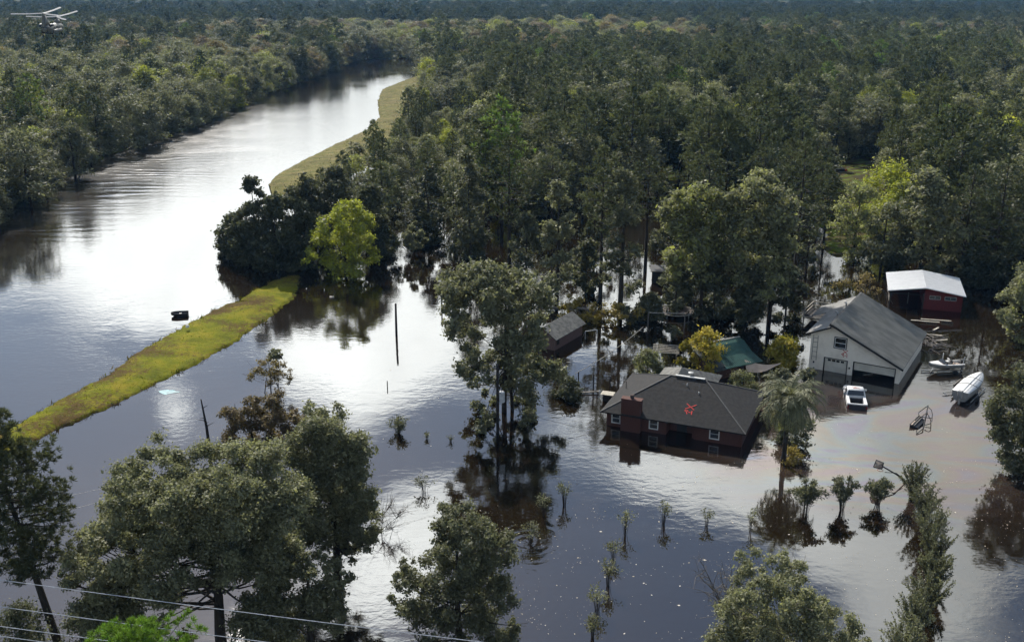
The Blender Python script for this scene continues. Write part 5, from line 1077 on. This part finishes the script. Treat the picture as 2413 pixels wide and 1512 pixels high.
# near trees on the levee side
hero_px(525, 1530, [(330, 1105, 46), (400, 1120, 52), (470, 1110, 55), (545, 1105, 60), (620, 1110, 58), (280, 1160, 50), (350, 1170, 62), (430, 1180, 70), (520, 1180, 76), (610, 1180, 70), (690, 1175, 60), (260, 1230, 52), (340, 1250, 66), (430, 1260, 70), (530, 1260, 76), (620, 1260, 66), (210, 1300, 48), (290, 1330, 56), (240, 1390, 46), (330, 1400, 48), (560, 1330, 60), (650, 1330, 56), (200, 1440, 40), (290, 1460, 44), (430, 1330, 44), (380, 1470, 36), (600, 1400, 44), (680, 1290, 44), (180, 1350, 34), (440, 1220, 60), (570, 1220, 60), (360, 1300, 50), (480, 1310, 50), (250, 1270, 44), (600, 1290, 50), (640, 1180, 50)], 11, 380, .165, .52,
        'largest grey green tree, spreading behind the uppermost bright wire', r0=.34, nl=50, depth=1.0, rsub=(.3, .5))
hero_px(800, 1400, [(745, 985, 36), (790, 1010, 46), (720, 1030, 44), (770, 1060, 56), (830, 1050, 46), (700, 1090, 50), (760, 1120, 62), (830, 1110, 58), (720, 1170, 56), (790, 1180, 62), (850, 1170, 46), (720, 1240, 54), (790, 1245, 60), (850, 1225, 44), (860, 1270, 30), (810, 1300, 36)], 10, 350, .165, .46,
        'round dark leaved tree next to the largest one, touching bright water', r0=.28, nl=36, depth=1.0, rsub=(.3, .5))
hero_px(610, 1260, [(540, 965, 28), (590, 955, 30), (640, 945, 32), (560, 1000, 34), (610, 1000, 40), (660, 990, 36), (540, 1045, 32), (590, 1050, 38), (650, 1045, 44), (690, 1010, 30), (700, 985, 22)], 6, 190, .17, .985, 'rusty brown leaved tree behind the large grey green one', r0=.22, nl=30, rsub=(.28, .5))
hero_px(735, 1545, [(690, 1340, 40), (735, 1330, 40), (780, 1350, 36), (660, 1390, 46), (720, 1400, 54), (790, 1400, 40), (640, 1440, 40), (700, 1460, 50), (770, 1450, 46), (820, 1360, 22)], 6, 260, .17, .50, 'lighter green small tree in front of the round dark leaved one', r0=.2, nl=24, rsub=(.3, .5))
hero_px(640, 928, [(610, 868, 20), (640, 862, 24), (668, 872, 18), (595, 885, 12), (680, 890, 12), (640, 885, 22), (622, 852, 12)], 5, 60, .16, .95, 'airy small tree with a pale crown on several bare stems', r0=.07, nl=26, trunks=3, rsub=(.3, .55))
hero_px(655, 905, [(650, 832, 12), (640, 838, 9), (662, 836, 8)], 5, 60, .20, .38, 'tiny tuft topped tree just behind the airy pale one', r0=.05, nl=8)
hero_px(1085, 1600, [(1060, 1225, 36), (1100, 1235, 40), (1140, 1250, 40), (1040, 1270, 42), (1095, 1290, 56), (1160, 1290, 46), (1200, 1270, 26), (1030, 1330, 46), (1090, 1350, 60), (1160, 1350, 56), (960, 1340, 26), (980, 1400, 44), (1050, 1410, 60), (1130, 1420, 60), (1190, 1400, 34), (940, 1390, 28), (980, 1460, 50), (1060, 1480, 60), (1140, 1480, 56), (1190, 1500, 36), (1210, 1480, 20)], 7, 280, .15, .42,
        'dark glossy leaved tree rising at the centre of the lower edge', r0=.24, nl=40, rsub=(.3, .5))
hero_px(1870, 1790, [(1780, 1350, 34), (1850, 1350, 38), (1890, 1370, 34), (1760, 1390, 44), (1830, 1400, 52), (1900, 1410, 40), (1720, 1440, 46), (1800, 1460, 60), (1880, 1460, 52), (1950, 1450, 36), (1700, 1500, 46), (1770, 1520, 56), (1860, 1530, 60), (1950, 1510, 46), (2010, 1490, 34), (1990, 1540, 44)], 7, 300, .13, .53, 'olive green tree with bare grey twigs below the saplings', r0=.2, nl=46, rsub=(.3, .5), bark=BAREBARK)
# bare twigs on its shaded side: part of the same kind of tree, a leafless one
def twigs(px, pyb, tips, label, seed, r0=.14):
    rs_ = np.random.default_rng(seed); b = W(px, pyb); mb = MB()
    for (x, y) in tips:
        q, d = OY(x, y, b.y); q = q - b; q.y += rs_.uniform(-1.2, 1.2); p0 = Vector((0, 0, q.z * .35)); mid = p0.lerp(q, .55) + Vector(rs_.normal(0, .25, 3)); mb.tube([(0, 0, -1), p0], [r0, r0 * .7], 6); mb.tube([p0, mid, q], [r0 * .5, r0 * .3, .012], 5, False)
        for k in range(18):
            s = mid.lerp(q, rs_.uniform(-.2, .95)); e = s + Vector(rs_.normal(0, .55, 3)) + (q - mid).normalized() * .5; mb.tube([s, s.lerp(e, .5) + Vector(rs_.normal(0, .1, 3)), e], [.022, .014, .005], 3, False)
            for w in range(3): f = s.lerp(e, rs_.uniform(.3, 1)); mb.tube([f, f + Vector(rs_.normal(0, .28, 3))], [.009, .003], 3, False)
    o = mb.build('bare_tree', BAREBARK, None, True); o.location = b; tag(o, label, 'tree')
twigs(1760, 1700, [(1660, 1345), (1690, 1335), (1720, 1350), (1680, 1390), (1740, 1340), (1770, 1370), (1710, 1400)], 'leafless pale twigged tree beside the olive green one', 9)
twigs(900, 1262, [(920, 1200), (938, 1218), (900, 1222), (930, 1236)], 'spindly leafless bush poking out beside the round dark leaved tree', 10, .05)
hero(60, 1560, 1425, 100, .02, 40, 200, .15, .22, 'dark thicket in the lower corner under the tall leaning pine', name='shrub')
hero(265, 1560, 1370, 110, .05, 60, 260, .16, .52, 'lower grey green tree filling in beside the largest one'); hero(620, 1580, 1400, 90, .05, 44, 240, .16, .50, 'low dark tree under the largest one behind the bright wires')
# pines close to the camera
def near_pine(px, pyb, pyt, hw, base, label, tint, nbr, tuf, nb, L, wd, lean, r0): return hpine(px, pyb, pyt, hw, base, label, tint, nbr, tuf, nb, L, wd, lean, r0=r0, tmin=.25)
near_pine(142, 1530, 965, 118, .33, 'tall leaning pine with a bare lower trunk at the picture edge', .40, 84, 24, 30, .36, .019, (-2.6, .4), .26)
pz = 16.2; pd = (CH - pz) / (S_ + (1440 - 756) / CF * C_); pb = Vector(((305 - 1206.5) / CF * pd, pd * (C_ - (1440 - 756) / CF * S_), 0))
SEED[0] += 1; put_tree('pine_tree', pine('pine', SEED[0], pz - .9, 2.75, .55, 64, 18, 64, .27, .0095, .2, tmin=.3, rise=.5, round_=.35), pb, 0, 1, .78, 'vivid green pine top with long needles poking in at the lower edge')

# ------------------------------------------------------------------ shrubs, saplings, hedge, palm
def spray(seed, H, Rr, ns, lps, size, bend=.5, width=.5, start=.25, side=2, rad=.022, asp=.45, ofk=1.0):
    """arching leafy stems from one foot"""
    rs = np.random.default_rng(seed); mb = MB(); P, Nn, Tn = [], [], []
    for i in range(ns):
        a = rs.uniform(0, 6.28); r_ = Rr * rs.uniform(.25, 1) ; h_ = H * rs.uniform(.62, 1.0) * (1 - .25 * (r_ / Rr)); d = Vector((math.cos(a), math.sin(a), 0))
        p = [d * (.06 * r_), d * (.30 * r_) + Vector((0, 0, h_ * .45)), d * (.66 * r_) + Vector((0, 0, h_ * .85)), d * r_ + Vector((0, 0, h_ * (1 - bend * .25)))]
        p[0].z = -.6; mb.tube(p, [rad, rad * .8, rad * .5, rad * .2], 4, False)
        for k in range(lps):
            t = rs.uniform(start, 1.0) * 3; j = min(int(t), 2); q = p[j].lerp(p[j + 1], t - j); tw = rs.normal(0, 1, 3); tw /= np.linalg.norm(tw); ofs = Vector(tw) * rs.uniform(.03, .22) * (1 + Rr * .4) * ofk; q = q + ofs
            P.append(tuple(q)); Tn.append(tuple(Vector(tw) + (p[j + 1] - p[j]).normalized() * .8)); nn_ = rs.normal(0, .5, 3); nn_[2] += .7; Nn.append(tuple(nn_))
    P, Tn, Nn = np.array(P), np.array(Tn), np.array(Nn); Tn /= np.linalg.norm(Tn, axis=1, keepdims=True); B = np.cross(Nn, Tn); B /= np.linalg.norm(B, axis=1, keepdims=True)
    s = (size * rs.lognormal(0, .3, len(P)))[:, None]; V = np.stack([P - Tn * s * .5, P - B * s * asp * .5, P + Tn * s * .5, P + B * s * asp * .5], 1).reshape(-1, 3)
    return mb, V, np.clip(.5 + rs.normal(0, .22, len(P)), 0, 1)
def shrub(px, pyb, pyt, hw, label, tint, ns=22, lps=60, size=.11, name='shrub', cat='shrub', group=None, bend=.5, start=.25, rad=.022, ofk=1.0):
    SEED[0] += 1; mb, V, cl = spray(SEED[0], HT(pyb, pyt), PXM(hw, pyb), ns, lps, size, bend, start=start, rad=rad, ofk=ofk)
    return put_tree(name, (mb.mesh(name + '_stem', BARK, True), leaf_mesh(name + '_crown', LEAF, V, cl)), W(px, pyb), 0, 1, tint, label, cat, group)
for (px, pyb, pyt, hw, lab) in ((1897, 1208, 1112, 50, 'full leafy young tree nearest the palm, first of three in a row'), (1983, 1200, 1098, 50, 'full leafy young tree in the middle of the row of three'), (2068, 1190, 1106, 42, 'full leafy young tree next to the hedge and hoop')):
    shrub(px, pyb, pyt, hw, lab, .40, 15, 250, .155, 'crape_myrtle', 'tree', 'leafy young trees beside the hedge', start=.27, bend=1.0, ofk=.9)
for (px, pyb, pyt, hw, n, lab) in ((1562, 1236, 1164, 24, 12, 'thin sapling with upright twigs, in calm water below the brick house'), (1664, 1238, 1184, 20, 9, 'sparse yellowish sapling between thin sapling and the smallest one'), (1768, 1246, 1178, 17, 6, 'smallest nearly bare sapling before the leafy row of three'),
    (1473, 1258, 1188, 26, 12, 'twiggy sapling standing over the brown yellow one'), (1330, 1190, 1122, 24, 14, 'feathery sapling closest to the tall tree mirror image'), (1281, 1216, 1148, 24, 13, 'leafy sapling behind the ringed ripples'),
    (1250, 1280, 1218, 26, 14, 'reddish sapling in the middle of the ringed ripples'), (1446, 1318, 1258, 24, 13, 'brown yellow sapling, topmost of the leaning chain'), (1432, 1378, 1300, 30, 15, 'fuller brown sapling second down the leaning chain'), (1407, 1436, 1364, 30, 15, 'brown sapling third down the leaning chain'), (1396, 1502, 1438, 24, 12, 'small sapling lowest of the leaning chain'),
    (1000, 1158, 1116, 34, 14, 'low sprawling twiggy bush adrift between round tree and tall tree image')):
    shrub(px, pyb, pyt, hw, lab, .50 if px > 1390 else .40, n, 26, .13, 'sapling', 'sapling', 'saplings in the flooded garden', start=.42, rad=.016)
shrub(938, 1018, 976, 32, 'round dark shrub poking out of open water beyond the round tree', .34, 26, 50, .15); shrub(1006, 1032, 1014, 12, 'tiny tuft of leaves next to the round dark shrub', .36, 8, 16, .13); shrub(1062, 1040, 1024, 11, 'tiny tuft of leaves nearest the tall tree trunks', .34, 7, 14, .13)
for k, (px, pyb, pyt, hw, lab) in enumerate(((2150, 1178, 1088, 38, 'hedge shrub at the hoop end with one tall upright shoot'), (2172, 1235, 1130, 44, 'hedge shrub second from the hoop'), (2188, 1290, 1180, 46, 'hedge shrub third from the hoop, leaning outward'), (2200, 1345, 1235, 46, 'hedge shrub fourth from the hoop'),
    (2198, 1400, 1290, 46, 'hedge shrub at the middle bend of the row'), (2178, 1460, 1340, 52, 'wide hedge shrub with pale shoots below the bend'), (2150, 1515, 1395, 54, 'hedge shrub with long white tipped shoots'), (2118, 1575, 1440, 56, 'last hedge shrub at the lower picture edge'))):
    shrub(px, pyb, pyt, hw * 1.08, lab, .38 + .03 * (k % 3), 50, 120, .13, 'hedge_shrub', 'shrub', 'shrubs of the hedge', bend=-.35, start=.08, ofk=.42)
hero(1747, 925, 873, 44, .0, 26, 260, .15, .58, 'clipped round bright green bush behind the brick house roof', name='shrub', nl=5, lump=.08, rfac=(.28, .42))
hero(1843, 862, 790, 52, .02, 40, 170, .24, .80, 'yellow green bush between shack canvas and garage wall', name='shrub', nl=6)
hero(1660, 880, 770, 52, .05, 40, 130, .26, .82, 'yellow and orange leaved small tree in front of the green roofed shack', nl=9, lump=.45)
hero(1610, 860, 800, 30, .05, 20, 120, .24, .80, 'orange tinged bush next to the pergola', name='shrub', nl=5)
hero(1525, 890, 818, 44, .02, 36, 150, .22, .58, 'olive vine mass heaped over one side of the pergola', name='vine', nl=12, lump=.4); hero(1585, 800, 765, 20, .05, 12, 100, .24, .48, 'small light bush by the swing set legs', name='shrub', nl=4)
hero(1840, 940, 870, 48, .0, 34, 170, .22, .38, 'dark green bush behind the palm fronds', name='shrub', nl=6); hero(1905, 905, 868, 26, .0, 16, 120, .22, .36, 'low bush at the short corner of the garage', name='shrub', nl=4)
hero(1343, 932, 888, 46, .0, 30, 110, .22, .20, 'dark brush pile in the water between tall tree and posts', name='brush_pile', nl=22, lump=.4)
hero(1452, 992, 955, 20, .0, 10, 90, .16, .30, 'dark shrub under the chimney side window of the brick house', name='shrub', nl=4)
hero(2035, 720, 640, 44, .05, 26, 34, .22, .95, 'thin reddish brown thicket in front of the barn corner', name='shrub', nl=24); hero(1985, 690, 655, 30, .05, 14, 40, .24, .9, 'thin brown brush behind the garage ridge', name='shrub', nl=14)
# fallen boughs above the shed
SEED[0] += 1; rs = np.random.default_rng(SEED[0]); fb = empty('fallen_tree', W(1300, 745), 0, 'fallen tree with browned leaves lying across the water behind the shed', 'tree'); C, rad = [], []
b0 = W(1300, 745); mb = MB(); e0 = W(1490, 765) - b0; mb.tube([(-1.5, 1.0, .8), e0 * .4 + Vector((0, .6, 1.2)), e0 + Vector((0, 0, .4))], [.2, .15, .06], 7)
for k in range(46):
    t = rs.uniform(.1, 1.0); c = e0 * t + Vector((rs.normal(0, .6), rs.normal(.5, 1.3), rs.uniform(.2, 2.0))); C.append(tuple(c)); rad.append(rs.uniform(.35, .8)); mb.tube([e0 * (t * .9) + Vector((0, .4, .9)), c], [.05, .015], 4, False)
V, cl = leaf_arrays(rs, np.array(C), np.array(rad), 90, .26); link('trunk', mb.mesh('fallen_trunk', BAREBARK, True), fb); c = link('crown', leaf_mesh('fallen_crown', LEAF, V, cl), fb); c['tint'] = .88
# palm
PB = W(1845, 1092); Hp = HT(1092, 940); palm = empty('palm_tree', PB, 0, 'palm tree with drooping fronds beside the brick house', 'tree'); rs = np.random.default_rng(61)
MB().tube([(0, 0, -1), (.05, 0, Hp * .5), (.12, 0, Hp)], [.24, .19, .17], 9).build('trunk', BARK, palm, True); FV, FF = [], []; yv = []
fm = MB()
for i in range(84):
    a = i * 2.399; el = R(82 - 120 * (i / 84)) + rs.normal(0, .1); L_ = rs.uniform(2.9, 3.7); d = Vector((math.cos(a), math.sin(a), 0)); p = []; q = Vector((.12, 0, Hp)); ang = el
    for k in range(11):
        p.append(q.copy()); q = q + (d * math.cos(ang) + Vector((0, 0, math.sin(ang)))) * (L_ / 10); ang -= R(11)
    fm.tube(p, [.03] * 10 + [.008], 4, False); sdv = Vector((-d.y, d.x, 0))
    for k in range(84):
        t = rs.uniform(.12, 1) * 9.98; j = int(t); c0 = p[j].lerp(p[j + 1], t - j); tan = (p[j + 1] - p[j]).normalized(); sg = 1 if k % 2 else -1
        ld_ = (sdv * sg * .85 + tan * .6 + Vector((0, 0, -.35 + rs.normal(0, .12)))).normalized(); ll = .75 * (1 - .45 * (t / 10)) * rs.uniform(.8, 1.1); wv = tan * .03
        FV += [tuple(c0 - wv), tuple(c0 + wv), tuple(c0 + ld_ * ll + wv * .3), tuple(c0 + ld_ * ll - wv * .3)]; yv.append(.5 + rs.normal(0, .15) + (.6 if i > 78 else 0))
ps = link('crown', leaf_mesh('palm_crown', LEAF, np.array(FV), np.array(yv)), palm); ps['tint'] = .52; fm.build('frond_stem', mat('frond_stem', (.08, .085, .03), .6), palm, True)
hero(1872, 1050, 968, 50, .0, 34, 130, .2, .30, 'dark bush filling the water behind the palm trunk', name='shrub', nl=6)
hero(1862, 1085, 1052, 40, .0, 16, 90, .16, .9, 'rusty shrub round the foot of the palm', name='shrub', nl=8)
# ------------------------------------------------------------------ air
hm = bpy.data.materials.new('haze'); hm.use_nodes = True; h_ = NT(hm.node_tree); h_.n.clear()
pv = h_.add('ShaderNodeVolumePrincipled', None, Density=0.00008, Anisotropy=0.0); pv.inputs['Color'].default_value = (.22, .52, 1.0, 1)
h_.add('ShaderNodeOutputMaterial', None, Volume=pv)
hz = MB().box(-3300, 3300, -120, 3400, -3.5, 44).build('haze', hm); tag(hz, kind='stuff')
